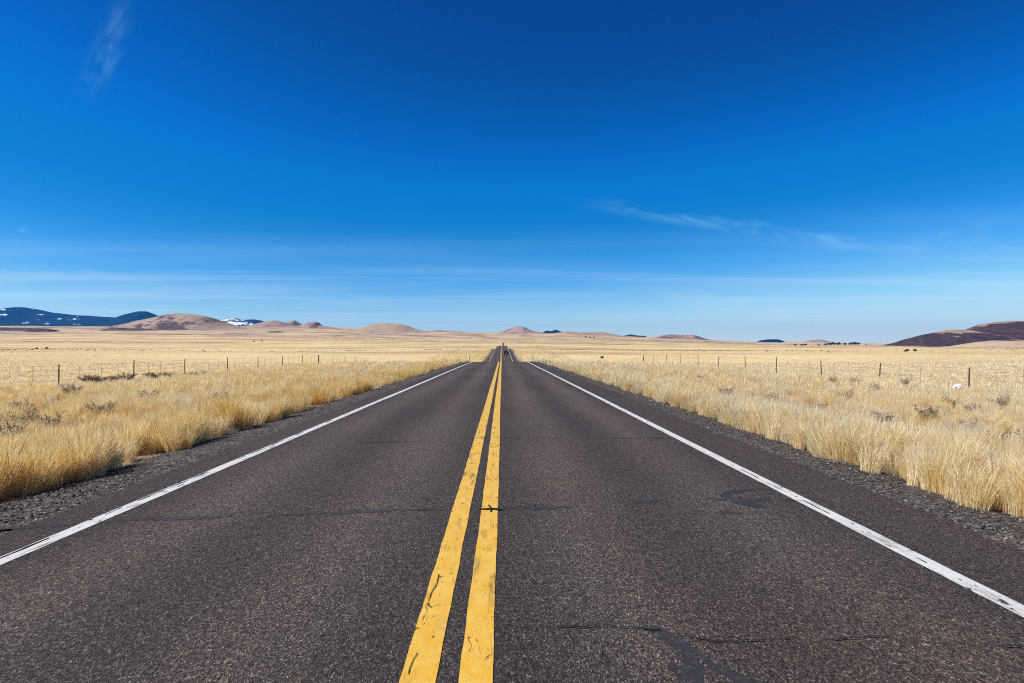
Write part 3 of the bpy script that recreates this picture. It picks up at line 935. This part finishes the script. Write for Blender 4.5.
# ------------------------------------------------------------------ vehicles far down the road
M_CARP = worn_mat('dark_car_paint', (0.012, 0.012, 0.015), (0.02, 0.02, 0.023), 0.3, 0.5)
M_GLASS = worn_mat('tinted_glass', (0.015, 0.018, 0.022), (0.02, 0.024, 0.03), 0.08, 0.6)
M_RUB = worn_mat('tyre_rubber', (0.018, 0.018, 0.018), (0.03, 0.03, 0.03), 0.9, 0.2)
M_RIM = worn_mat('wheel_rim', (0.45, 0.45, 0.46), (0.30, 0.30, 0.31), 0.4, 0.5, 0.7)
M_TAIL = worn_mat('red_lamp_lens', (0.28, 0.012, 0.01), (0.2, 0.01, 0.01), 0.2, 0.5)
M_TRUCKW = worn_mat('white_truck_panel', (0.74, 0.75, 0.76), (0.62, 0.63, 0.64), 0.45, 0.4)
M_TRUCKD = worn_mat('dark_truck_frame', (0.035, 0.032, 0.032), (0.06, 0.055, 0.052), 0.7, 0.3)
M_PLATE = worn_mat('pale_plate', (0.6, 0.6, 0.58), (0.5, 0.5, 0.48), 0.5, 0.4)


def prism(bm, prof, w_lo, w_hi, z_lo, z_hi):
    """side profile (y, z) swept across x, narrowing with height"""
    def hw(z):
        t = min(max((z - z_lo) / (z_hi - z_lo), 0), 1); return (w_lo * (1 - t) + w_hi * t) / 2
    a = [bm.verts.new((-hw(z), y, z)) for y, z in prof]; b = [bm.verts.new((hw(z), y, z)) for y, z in prof]
    n = len(prof)
    bm.faces.new(a); bm.faces.new(b[::-1])
    for k in range(n):
        bm.faces.new((a[k], b[k], b[(k + 1) % n], a[(k + 1) % n]))
    bmesh.ops.recalc_face_normals(bm, faces=bm.faces[:])


def wheel(root, x, y, r, w):
    bm = bmesh.new()
    bmesh.ops.create_cone(bm, cap_ends=True, segments=20, radius1=r, radius2=r, depth=w)
    bmesh.ops.rotate(bm, verts=bm.verts, matrix=__import__('mathutils').Matrix.Rotation(PI / 2, 3, 'Y'))
    o = bm_obj('wheel', bm, M_RUB, root); o.location = (x, y, r)
    bm = bmesh.new()
    bmesh.ops.create_cone(bm, cap_ends=True, segments=16, radius1=r * 0.6, radius2=r * 0.5, depth=0.03)
    bmesh.ops.rotate(bm, verts=bm.verts, matrix=__import__('mathutils').Matrix.Rotation(math.copysign(PI / 2, x), 3, 'Y'))
    rm = bm_obj('rim', bm, M_RIM, o); rm.location = (math.copysign(w / 2 + 0.012, x), 0, 0)


def build_car(x, y):
    z = float(road_z(y)); sl = math.atan((float(road_z(y + 2)) - float(road_z(y - 2))) / 4)
    c = empty('parked_car', (x, y, z)); c.name = 'car'; c.rotation_euler = (sl, 0, 0)
    tag(c, 'small dark car driving away in the right hand lane beyond the first crest', 'car')
    bm = bmesh.new()
    prism(bm, [(-2.3, 0.32), (2.2, 0.32), (2.32, 0.55), (2.25, 0.85), (1.1, 1.02), (-2.15, 1.08), (-2.32, 0.95), (-2.35, 0.55)], 1.88, 1.80, 0.3, 1.1)
    bmesh.ops.bevel(bm, geom=bm.edges[:], offset=0.05, segments=2, affect='EDGES'); bm_obj('body', bm, M_CARP, c)
    bm = bmesh.new()
    prism(bm, [(-2.16, 1.05), (1.05, 1.0), (0.35, 1.60), (-0.1, 1.72), (-1.7, 1.70), (-1.95, 1.62)], 1.76, 1.30, 1.0, 1.72)
    bmesh.ops.bevel(bm, geom=bm.edges[:], offset=0.04, segments=2, affect='EDGES'); bm_obj('cabin', bm, M_CARP, c)
    bm = bmesh.new()
    for a, b, s in (((-2.155, 1.16), (-1.995, 1.58), 1),):
        vs = [bm.verts.new(p) for p in ((-0.72, a[0] - .02, a[1]), (0.72, a[0] - .02, a[1]), (0.60, b[0] - .02, b[1]), (-0.60, b[0] - .02, b[1]))]
        bm.faces.new(vs)
    r_ = bmesh.ops.extrude_face_region(bm, geom=bm.faces[:]); [setattr(v, 'co', v.co + Vector((0, 0.012, 0))) for v in r_['geom'] if isinstance(v, bmesh.types.BMVert)]
    bm_obj('rear_window', bm, M_GLASS, c)
    for sx in (-1, 1):
        bm = bmesh.new()
        vs = [bm.verts.new(p) for p in ((sx * 0.885, -1.85, 1.14), (sx * 0.885, 0.75, 1.10), (sx * 0.735, 0.25, 1.56), (sx * 0.715, -1.75, 1.58))]
        bm.faces.new(vs)
        r_ = bmesh.ops.extrude_face_region(bm, geom=bm.faces[:]); [setattr(v, 'co', v.co - Vector((sx * 0.012, 0, 0))) for v in r_['geom'] if isinstance(v, bmesh.types.BMVert)]
        bm_obj('side_window', bm, M_GLASS, c)
        bm = bmesh.new(); add_box(bm, (sx * 0.74, -2.31, 0.90), (0.26, 0.10, 0.22), 0.02); bm_obj('tail_light', bm, M_TAIL, c)
        bm = bmesh.new(); add_box(bm, (sx * 1.0, 0.75, 1.08), (0.20, 0.10, 0.15), 0.03); bm_obj('wing_mirror', bm, M_CARP, c)
        for wy in (-1.4, 1.4): wheel(c, sx * 0.80, wy, 0.36, 0.22)
    bm = bmesh.new(); add_box(bm, (0, -2.36, 0.46), (1.78, 0.14, 0.24), 0.04); bm_obj('bumper', bm, M_TRUCKD, c)
    bm = bmesh.new(); add_box(bm, (0, -2.352, 0.80), (0.32, 0.02, 0.16), 0.004); bm_obj('number_plate', bm, M_PLATE, c)


def build_truck(x, y):
    z = float(road_z(y))
    c = empty('truck', (x, y, z)); tag(c, 'tiny pale box truck at the far crest where the road ends', 'truck')
    bm = bmesh.new(); add_box(bm, (0, 0, 2.45), (2.5, 7.0, 2.7), 0.05); bm_obj('cargo_box', bm, M_TRUCKW, c)
    for sx in (-0.6, 0.6):
        bm = bmesh.new(); add_box(bm, (sx, -3.52, 2.25), (1.15, 0.05, 2.1), 0.01); bm_obj('rear_door', bm, M_TRUCKW if sx < 0 else M_TRUCKD, c)
    bm = bmesh.new(); add_box(bm, (0, 0.6, 0.95), (1.2, 8.6, 0.28), 0.02); bm_obj('chassis', bm, M_TRUCKD, c)
    bm = bmesh.new(); prism(bm, [(3.6, 0.7), (5.6, 0.7), (5.6, 1.6), (5.2, 2.7), (3.6, 2.8)], 2.3, 2.1, 0.7, 2.8)
    bmesh.ops.bevel(bm, geom=bm.edges[:], offset=0.06, segments=2, affect='EDGES'); bm_obj('cab', bm, M_TRUCKW, c)
    bm = bmesh.new(); add_box(bm, (0, -3.55, 0.62), (2.3, 0.12, 0.2), 0.02); bm_obj('bumper', bm, M_TRUCKD, c)
    for sx in (-1, 1):
        bm = bmesh.new(); add_box(bm, (sx * 1.0, -3.56, 0.95), (0.2, 0.06, 0.2), 0.01); bm_obj('tail_light', bm, M_TAIL, c)
        for wy in (-2.3, 4.4): wheel(c, sx * 1.0, wy, 0.5, 0.34)


build_car(1.72, 250.0)
build_truck(0.95, 722.0)

# ------------------------------------------------------------------ hills and mountains
TAN = (0.47, 0.35, 0.225)
TANP = (0.37, 0.27, 0.195)


def hill(name, d, pts, depth, mat, label, cat='hill', rough=0.10, seed=1, nu=120, nv=56, gully=0.0, sink=4.0, veg=None):
    pts = np.array(pts, float)
    u = (pts[:, 0] - 512) / F * d
    top = z_at(pts[:, 1], d)
    U = np.linspace(u[0], u[-1], nu); Vv = np.linspace(-1, 1, nv)
    ztop = np.interp(U, u, top)
    k = np.array([1, 2, 3, 2, 1.]); k /= k.sum()
    ztop = np.convolve(np.pad(ztop, 2, 'edge'), k, 'valid')
    UU, VV = np.meshgrid(U, Vv)
    WX = UU * CY + (d + VV * depth) * SY; WY = (d + VV * depth) * CY - UU * SY
    base = terrain(WX, WY)
    bc = terrain(U * CY + d * SY, d * CY - U * SY)
    H = np.maximum(ztop - bc, 0)
    hm = max(H.max(), 1e-3)
    hw = np.sqrt(np.clip(H / hm, 0, 1)) * 0.75 + 0.25
    q = np.clip(np.abs(VV) / hw[None, :], 0, 1)
    f = (0.5 + 0.5 * np.cos(PI * q)) * 0.6 + (1 - q) * 0.4
    sc = 0.35 * depth
    n = fbm(WX / sc, WY / sc, seed, 5) - 0.5
    g = (fbm(UU / (0.06 * depth) + 3, VV * 1.2, seed + 5, 3) - 0.5) * gully
    Z = H[None, :] * f * (1 + 2 * rough * n * np.minimum(q * 3, 1) + g * np.minimum(q * 2.5, 1) * 2)
    edge = np.minimum(sstep(q, 1.0, 0.9) + 0, 1)
    Z = base + Z - sink * (1 - edge) - sink * (H[None, :] < 0.5)
    o = mesh_obj(name, np.stack([WX.ravel(), WY.ravel(), Z.ravel()], 1), grid_faces(nv, nu), mat, smooth=True)
    if veg is not None:
        a = o.data.attributes.new('veg', 'FLOAT', 'POINT')
        uf = np.broadcast_to((U - U[0]) / (U[-1] - U[0]), H[None, :].shape) + 0 * q
        a.data.foreach_set('value', veg(uf, q).astype(np.float32).ravel())
    return tag(o, label, cat, kind='structure')


FOREST_HAZED = (0.006, 0.018, 0.030)  # dark conifer with some blue of distant haze put into the colour
M_BLUE = mat_hill('forested_mountain', (0.014, 0.028, 0.04), FOREST_HAZED, 0.45, 3, 0.0015, 0.2, (0.885, 0.0040, 90, 420, 0.27))
M_BLUE2 = mat_hill('forested_ridge', (0.016, 0.03, 0.042), FOREST_HAZED, 0.45, 4, 0.0015, 0.2)
M_SNOWY = mat_hill('snowy_ridge', (0.10, 0.10, 0.10), FOREST_HAZED, 0.50, 5, 0.002, 0.2, (0.69, 0.0040, 90, 420, 0.20))
M_CONE = mat_hill('cinder_hill', TANP, (0.075, 0.052, 0.055), 0.515, 6, 0.0042, 0.16)
M_DOME = mat_hill('dome_hill', (0.37, 0.275, 0.19), (0.24, 0.17, 0.135), 0.56, 7, 0.004, 0.15)
M_SMALL = mat_hill('small_hills', TANP, (0.17, 0.12, 0.11), 0.54, 8, 0.006, 0.3)
M_PURP = mat_hill('purple_hill', (0.36, 0.26, 0.215), (0.11, 0.082, 0.092), 0.53, 9, 0.006, 0.4)
M_MESA = mat_hill('dark_mesa', (0.36, 0.25, 0.19), (0.10, 0.072, 0.070), 0.52, 10, 0.005, 0.4)
M_CIND = mat_hill('black_cinder_slope', (0.30, 0.215, 0.15), (0.036, 0.026, 0.031), 0.50, 12, 0.003, 1.6, None, 0.22)
M_CIND2 = mat_hill('dark_red_cinder_slope', (0.27, 0.19, 0.14), (0.040, 0.025, 0.028), 0.47, 15, 0.003, 1.6, None, 0.20)
M_LOW = mat_hill('low_tan_ridge', TAN, (0.26, 0.185, 0.145), 0.60, 13, 0.006, 0.3)
M_LAVA = mat_hill('lava_strip', (0.16, 0.115, 0.095), (0.050, 0.036, 0.040), 0.44, 14, 0.02, 0.3)

hill('mountain', 13000, [(-330, 332), (-240, 318), (-150, 310), (-80, 313), (-20, 310.5), (0, 309.3), (10, 307.6), (24, 306.8), (34, 309), (42, 311.6), (58, 313), (70, 314.6), (95, 316), (118, 317.6), (124, 317.2), (140, 320), (170, 326), (200, 333)],
     2600, M_BLUE, 'long dark blue forested mountain range with snow patches on the far left', 'mountain', 0.2, 3, 160, 60, 0.1)
hill('mountain', 11500, [(92, 326), (105, 322), (118, 317.5), (128, 313.5), (138, 311), (146, 311), (154, 314), (164, 318.5), (178, 323), (195, 329)],
     1300, M_BLUE2, 'rounded dark blue forested mountain just left of the brown hill', 'mountain', 0.12, 4)
hill('mountain', 11000, [(205, 326), (216, 320.5), (226, 318.6), (236, 318.2), (246, 320.5), (256, 324), (262, 328)], 900, M_SNOWY, 'small blue ridge with a bright snow slope behind the brown hill', 'mountain', 0.15, 5)
hill('mountain', 11800, [(232, 326), (242, 319.8), (254, 319.2), (262, 320.5), (270, 324), (280, 330)], 800, M_BLUE2, 'small dark blue ridge right of the snow slope', 'mountain', 0.12, 6)
hill('mountain', 11500, [(537, 337), (543, 332.2), (547, 330.3), (550, 331.2), (556, 329.6), (561, 331.4), (567, 336)], 600, M_BLUE2, 'little jagged blue peak right of the purple hill', 'mountain', 0.15, 7)
hill('mountain', 11000, [(618, 340), (624, 335.6), (631, 334.3), (637, 335.4), (645, 335.8), (652, 340)], 500, M_BLUE2, 'low flat blue ridge between the tan ridge and the dark mesa', 'mountain', 0.1, 8)
hill('mountain', 11000, [(752, 345), (760, 340.4), (768, 339.2), (778, 339.2), (784, 341.5), (792, 346)], 450, M_BLUE2, 'low blue flat topped ridge right of the dark mesa', 'mountain', 0.1, 9)
hill('mountain', 12000, [(795, 346), (806, 341), (813, 339.9), (819, 339.2), (826, 340.8), (834, 343.5), (842, 347)], 500, M_PURP, 'faint purple peak on the skyline left of the dark cinder slope', 'mountain', 0.1, 10)
hill('hill', 3700, [(85, 330), (112, 326.5), (130, 323), (148, 318.8), (160, 316), (172, 313.9), (181, 313.2), (192, 314.2), (204, 315.8), (214, 318.6), (222, 322), (230, 325.5), (245, 329)],
     420, M_CONE, 'broad brown hill with dark rocky patches left of the road', 'hill', 0.22, 11, 150, 70, 0.12)
hill('hill', 4300, [(224, 330), (238, 326.5), (250, 325.4), (258, 323.6), (268, 321.2), (276, 320.2), (283, 322), (291, 325.2), (302, 327), (320, 330)], 300, M_SMALL, 'small pale brown hill with a rounded top right of the snowy ridge', 'hill', 0.2, 12)
hill('hill', 4800, [(278, 330), (285, 324), (290, 320.8), (295, 320.3), (300, 323.4), (310, 328)], 200, M_SMALL, 'small pointed hill between two rounded brown hills', 'hill', 0.2, 13)
hill('hill', 4500, [(296, 330), (304, 324.6), (309, 322.5), (314, 321.6), (318, 322), (322, 325.4), (336, 328), (350, 331)], 260, M_SMALL, 'small flat topped brown hill right of the pointed hill', 'hill', 0.2, 14)
hill('hill', 6000, [(300, 331), (322, 326.6), (345, 327.6), (360, 328.2), (375, 333)], 500, M_LOW, 'low ridge running left of the dome shaped hill', 'hill', 0.3, 15)
hill('hill', 4000, [(350, 332), (362, 327.6), (370, 324.8), (378, 323.4), (390, 323.2), (400, 323.7), (408, 325.8), (415, 328.8), (424, 331), (436, 333.5)], 300, M_DOME, 'smooth reddish tan dome shaped hill left of the road end', 'hill', 0.1, 16)
hill('hill', 6000, [(410, 335), (425, 331), (436, 330.2), (455, 331), (470, 332.4), (480, 333), (495, 335)], 500, M_MESA, 'long low dark ridge between the dome hill and the purple hill', 'hill', 0.4, 17)
hill('hill', 4200, [(485, 336), (498, 332.4), (506, 330), (512, 327.6), (518, 326.2), (523, 326.5), (528, 328.8), (533, 331), (545, 333), (556, 336)], 260, M_PURP, 'grey purple cone hill directly above the end of the road', 'hill', 0.15, 18)
hill('hill', 4600, [(540, 337), (552, 333.6), (563, 331.6), (570, 331.4), (576, 332.6), (590, 332), (600, 331.8), (608, 333), (618, 335), (632, 338)], 380, M_SMALL, 'low tan ridge with brown crest right of the blue peak', 'hill', 0.25, 19)
hill('hill', 4400, [(645, 340.5), (656, 337.4), (663, 335.2), (670, 334.2), (684, 335), (692, 334.6), (697, 335.6), (703, 338), (714, 341)], 240, M_MESA, 'dark flat topped mesa on the skyline right of the road', 'hill', 0.2, 20)
hill('hill', 4200, [(720, 345), (760, 342.3), (785, 342.4), (810, 342), (850, 342.8), (890, 344), (920, 347)], 400, M_LOW, 'low tan rise behind the dark trees on the right', 'hill', 0.25, 21)
hill('hill', 2600, [(862, 348), (895, 345.5), (906, 341.5), (918, 337.2), (932, 333), (944, 330.4), (954, 329.4), (966, 330), (977, 332), (990, 335.2), (1005, 338.4), (1024, 341), (1060, 344), (1090, 347)],
     330, M_CIND, 'black cinder hill with a tan grass crest on the right', 'hill', 0.08, 22, 150, 80, 0.12,
     veg=lambda u, q: 0.55 * sstep(u, 0.50, 0.64) + 0.40 * (1 - sstep(q, 0.10, 0.34)) * sstep(u, 0.28, 0.44))
hill('hill', 3300, [(938, 346), (955, 336), (968, 330.6), (978, 326), (988, 323), (1000, 321.6), (1014, 320.8), (1030, 321), (1050, 323), (1080, 330), (1120, 338), (1150, 345)],
     480, M_CIND2, 'large dark cinder hill cut by the right picture edge behind the smaller one', 'hill', 0.08, 23, 150, 80, 0.12, veg=lambda u, q: 0.35 * (1 - sstep(q, 0.06, 0.16)))
hill('hill', 2250, [(950, 349), (965, 345), (978, 342), (990, 340.5), (1005, 340.6), (1024, 341), (1060, 340.5), (1100, 345), (1130, 348)], 220, M_LOW, 'low tan foothill at the foot of the cinder hills on the right', 'hill', 0.2, 24)
for d, pts, lab, sd in ((3000, [(-40, 329.5), (-10, 327.3), (15, 327.4), (35, 327.6), (48, 328.8), (55, 330)], 'dark lava ridge strip on the far left plain', 31),
                        (3100, [(104, 329.5), (113, 327.3), (130, 328), (150, 328.8), (168, 330.4), (172, 332)], 'dark lava ridge strip at the foot of the brown hill', 32),
                        (2900, [(262, 333.5), (270, 331.4), (278, 331.2), (284, 332), (288, 333.5)], 'short dark lava ridge below the small brown hills', 33)):
    hill('lava_ridge', d, pts, 70, M_LAVA, lab, 'ridge', 0.4, sd, 80, 24)

# ------------------------------------------------------------------ junipers
M_BARK = worn_mat('juniper_bark', (0.10, 0.07, 0.05), (0.16, 0.12, 0.09), 0.9, 0.1)
M_LEAF = worn_mat('juniper_foliage', (0.030, 0.036, 0.022), (0.055, 0.060, 0.035), 0.9, 0.1, scale=2)


def juniper(seed):
    r = np.random.default_rng(seed)
    bm = bmesh.new()
    add_tube(bm, [(0, 0, -0.2), (0.05, 0.02, 0.5), (0.1, -0.05, 1.3), (0.05, 0, 2.2)], [0.20, 0.16, 0.11, 0.04], 7)
    for k in range(5):
        a = k * 1.3 + r.uniform(0, 0.5)
        add_tube(bm, [(0.07, 0, 0.5 + 0.15 * k), (0.6 * math.cos(a), 0.6 * math.sin(a), 1.0 + 0.2 * k), (1.1 * math.cos(a), 1.1 * math.sin(a), 1.3 + 0.25 * k)], [0.07, 0.05, 0.02], 5)
    tm = bpy.data.meshes.new('trunk'); bm.to_mesh(tm); bm.free(); tm.materials.append(M_BARK)
    bm = bmesh.new()
    lobes = [(r.uniform(-1, 1), r.uniform(-1, 1), r.uniform(0.7, 2.0), r.uniform(0.55, 1.0)) for _ in range(9)]
    for lx, ly, lz, lr in lobes:
        for i in range(170):
            d = r.normal(0, 1, 3); d /= np.linalg.norm(d)
            c = np.array([lx, ly, lz]) + d * lr * r.uniform(0.55, 1.05) * np.array([1, 1, 0.8])
            if c[2] < 0.15: continue
            vs = [bm.verts.new(c + r.normal(0, 0.10, 3)) for _ in range(3)]
            bm.faces.new(vs)
    cm = bpy.data.meshes.new('crown'); bm.to_mesh(cm); bm.free(); cm.materials.append(M_LEAF)
    return tm, cm


JM = [juniper(800 + k) for k in range(3)]


def put_juniper(px, py, s, label, group, k):
    x, y, z = ground_hit(px, py)
    o = empty('juniper_tree', (x, y, z), random.uniform(0, 6.28)); o.scale = (s * random.uniform(1, 1.4), s * 1.1, s * 0.9)
    tag(o, label, 'tree', group)
    for nm, me in zip(('trunk', 'crown'), JM[k % 3]):
        c = bpy.data.objects.new(nm, me); COL.objects.link(c); c.parent = o
    return o


ra = [(795, 345.8, 2), (802, 345.8, 2), (805, 345.6, 2.6), (819, 345.8, 1.6), (826, 345.4, 2), (830, 345.2, 2.6), (834, 345.0, 3.2), (838, 345.2, 2.6), (845, 345.2, 2), (850, 345.0, 2.8), (854, 344.8, 3.3), (858, 345.0, 2.8), (866, 345.4, 1.4)]
for k, (px, py, s) in enumerate(ra):
    put_juniper(px, py, s * (2.3 if 826 <= px <= 860 else 1.5), 'dark low tree in the row on the plain left of the cinder hill', 'dark trees in a row on the right plain', k)
put_juniper(46, 349.2, 0.95, 'lone dark bush out on the left pasture below the blue mountains', None, 0)
put_juniper(37, 349.0, 0.75, 'smaller of the two dark bushes out on the left pasture', None, 1)
for k, (px, py) in enumerate([(586, 337.6), (590, 338), (594, 338), (254, 342), (262, 341.5), (602, 358.6), (906, 352), (915, 351.5)]):
    lab = {0: 'dark low bush patch below the tan ridge right of the road', 3: 'dark bush in the pasture below the small brown hills',
           5: 'dark bush beside the far fence right of the road', 6: 'dark bush in the pasture below the cinder hill'}[k if k in (0, 3, 5, 6) else {1: 0, 2: 0, 4: 3, 7: 6}[k]]
    put_juniper(px, py, {0: 3.2, 3: 1.4, 5: 0.40, 6: 0.8}[k if k in (0, 3, 5, 6) else {1: 0, 2: 0, 4: 3, 7: 6}[k]], lab, lab.replace('bush', 'bushes') if k != 5 else None, k)

# ------------------------------------------------------------------ haze
HAZE = 1
if HAZE:
    bm = bmesh.new(); add_box(bm, (0, 7000, 345), (42000, 30000, 750 + 0))
    zlo, zhi = -9.0, 780.0
    for v in bm.verts: v.co.z = zlo if v.co.z < 300 else zhi
    m, nt, out = new_mat('far_air')
    pv = nt.node('ShaderNodeVolumePrincipled', {'Color': (0.02, 0.36, 1.0, 1), 'Density': 2.1e-5, 'Anisotropy': 0.3})
    nt.l.new(pv.outputs[0], out.inputs['Volume'])
    o = bm_obj('haze', bm, m)
    tag(o, 'thin blue air fading the farthest mountains', 'haze', kind='stuff')

# ------------------------------------------------------------------ light and sky
SUN_AZ, SUN_EL = R(-106), R(45)
sd = Vector((math.sin(SUN_AZ) * math.cos(SUN_EL), math.cos(SUN_AZ) * math.cos(SUN_EL), math.sin(SUN_EL)))
ld = bpy.data.lights.new('sun', 'SUN'); ld.energy = 4.8; ld.angle = R(0.53); ld.color = (1.0, 0.955, 0.88)
sun = bpy.data.objects.new('sun', ld); COL.objects.link(sun)
sun.rotation_euler = sd.to_track_quat('Z', 'Y').to_euler(); sun.location = (-50, 0, 80)

W = bpy.data.worlds.new('World'); S.world = W; W.use_nodes = True
W.node_tree.nodes.clear(); nt = NT(W.node_tree)
wo = nt.node('ShaderNodeOutputWorld')
sky = nt.node('ShaderNodeTexSky'); sky.sky_type = 'NISHITA'; sky.sun_disc = False
sky.sun_elevation = SUN_EL; sky.sun_rotation = SUN_AZ; sky.altitude = 1900; sky.air_density = 1.0; sky.dust_density = 0.25; sky.ozone_density = 1.6
SKYMODE = 1
col = sky.outputs[0]
# polarised deep blue: response curves applied to the sky model
def crv(c, pts):
    c.points[0].location = pts[0]; c.points[-1].location = pts[-1]
    for p in pts[1:-1]: c.points.new(*p)
sc01 = nt.node('ShaderNodeVectorMath', {0: col, 1: (0.1, 0.1, 0.1)}, operation='MULTIPLY').outputs[0]
rc = nt.node('ShaderNodeRGBCurve', {'Color': sc01})
EX = 1 / 1.414
crv(rc.mapping.curves[0], [(0, 0), (.10, .0025 * EX), (.16, .0035 * EX), (.205, .009 * EX), (.275, .048 * EX), (.418, .27 * EX), (.533, .47 * EX), (1, .9 * EX)])
crv(rc.mapping.curves[1], [(0, 0), (.17, .073 * EX), (.21, .116 * EX), (.262, .185 * EX), (.328, .230 * EX), (.423, .345 * EX), (.571, .60 * EX), (.658, .76 * EX), (1, 1.0 * EX)])
crv(rc.mapping.curves[2], [(0, 0), (.31, .32 * EX), (.377, .485 * EX), (.445, .625 * EX), (.515, .655 * EX), (.591, .78 * EX), (.658, .90 * EX), (1, 1.15 * EX)])
rc.mapping.update()
col = nt.node('ShaderNodeVectorMath', {0: rc.outputs[0], 1: (10, 10, 10)}, operation='MULTIPLY').outputs[0]
CLROT = -24
# cirrus on a layer high above: direction projected to a plane
gen = nt.node('ShaderNodeTexCoord').outputs['Generated']
sp3 = nt.node('ShaderNodeSeparateXYZ', {0: gen})
zc = nt.math('MAXIMUM', sp3.outputs[2], 0.002)
zz = nt.math('ADD', zc, 0.03)
px_ = nt.math('DIVIDE', sp3.outputs[0], zz); py_ = nt.math('DIVIDE', sp3.outputs[1], zz)
pl = nt.node('ShaderNodeCombineXYZ', {0: px_, 1: py_, 2: 0.0}).outputs[0]
pm = nt.mapping(pl, (0.20, 0.85, 1), (1.7, 0.4, 0), (0, 0, R(CLROT)))
n1 = nt.noise(pm, 1.0, 8, 0.58, 0.5)
n2 = nt.noise(nt.mapping(pl, (0.10, 0.16, 1), (4, 2, 0)), 1.0, 3, 0.5)
low = nt.rng(sp3.outputs[2], 0.02, 0.24, 1.0, 0.0)
fac = nt.math('MULTIPLY', nt.rng(n1, 0.36, 0.74), nt.rng(n2, 0.34, 0.60, 0.15, 1.0))
fac = nt.math('MULTIPLY', fac, nt.math('MULTIPLY', low, 0.34))
CLOUD = (5.6, 6.7, 7.4)
col = nt.mix(fac, col, CLOUD)
# one faint wisp high on the left
def dirv(px, py):
    v = Vector(((px - 512) / F, 1.0, (341.5 - py) / F))
    from mathutils import Euler
    v = v.normalized()
    c, s_ = math.cos(PITCH), math.sin(PITCH)
    v = Vector((v.x, v.y * c - v.z * s_, v.y * s_ + v.z * c))
    return Vector((v.x * CY + v.y * SY, v.y * CY - v.x * SY, v.z))
def wisp(col, p0, p1, w, amt, nscale):
    a, b = dirv(*p0), dirv(*p1)
    mid = (a + b).normalized(); t = (b - a); half = t.length / 2; t = t.normalized(); nrm = mid.cross(t).normalized()
    dt = nt.node('ShaderNodeVectorMath', {0: gen, 1: tuple(t)}, operation='DOT_PRODUCT').outputs['Value']
    dn = nt.node('ShaderNodeVectorMath', {0: gen, 1: tuple(nrm)}, operation='DOT_PRODUCT').outputs['Value']
    dm = nt.node('ShaderNodeVectorMath', {0: gen, 1: tuple(mid)}, operation='DOT_PRODUCT').outputs['Value']
    nn = nt.noise(nt.node('ShaderNodeCombineXYZ', {0: nt.math('MULTIPLY', dt, nscale * 0.5), 1: nt.math('MULTIPLY', dn, nscale * 1.6), 2: 0.0}).outputs[0], 1.0, 7, 0.62, 0.8)
    f = nt.math('MULTIPLY', nt.rng(nt.math('ABSOLUTE', dt), half * 0.3, half, 1.0, 0.0), nt.rng(nt.math('ABSOLUTE', nt.math('ADD', dn, nt.math('MULTIPLY', nt.math('SUBTRACT', nn, 0.5), w * 1.2))), 0.0, w, 1.0, 0.0))
    f = nt.math('MULTIPLY', f, nt.math('MULTIPLY', nt.rng(nn, 0.35, 0.72), nt.rng(dm, 0.3, 0.6, 0.0, amt)))
    return nt.mix(f, col, (2.6, 5.6, 7.4) if p0[1] < 240 else CLOUD)
col = wisp(col, (132, -12), (80, 108), 0.020, 0.15, 34)
col = wisp(col, (560, 200), (960, 262), 0.016, 0.26, 26)
col = wisp(col, (640, 290), (880, 330), 0.020, 0.35, 12)
col = wisp(col, (-40, 236), (330, 296), 0.012, 0.10, 12)
col = wisp(col, (-60, 262), (420, 306), 0.016, 0.12, 14)
col = wisp(col, (18, 233), (32, 229), 0.008, 0.3, 60)
col = wisp(col, (880, 250), (1040, 225), 0.020, 0.12, 16)
bg = nt.node('ShaderNodeBackground', {'Color': col, 'Strength': 0.10})
nt.l.new(bg.outputs[0], wo.inputs['Surface'])

# ------------------------------------------------------------------ render settings
S.render.engine = 'CYCLES'
S.view_settings.view_transform = 'Standard'; S.view_settings.look = 'None'
S.view_settings.exposure = 0.5; S.view_settings.gamma = 1.0; S.view_settings.use_curve_mapping = False
S.cycles.use_denoising = False
S.cycles.max_bounces = 6; S.cycles.diffuse_bounces = 3; S.cycles.glossy_bounces = 2; S.cycles.transmission_bounces = 4
S.cycles.volume_bounces = 0
S.cycles.sample_clamp_indirect = 4
S.cycles.filter_width = 1.05
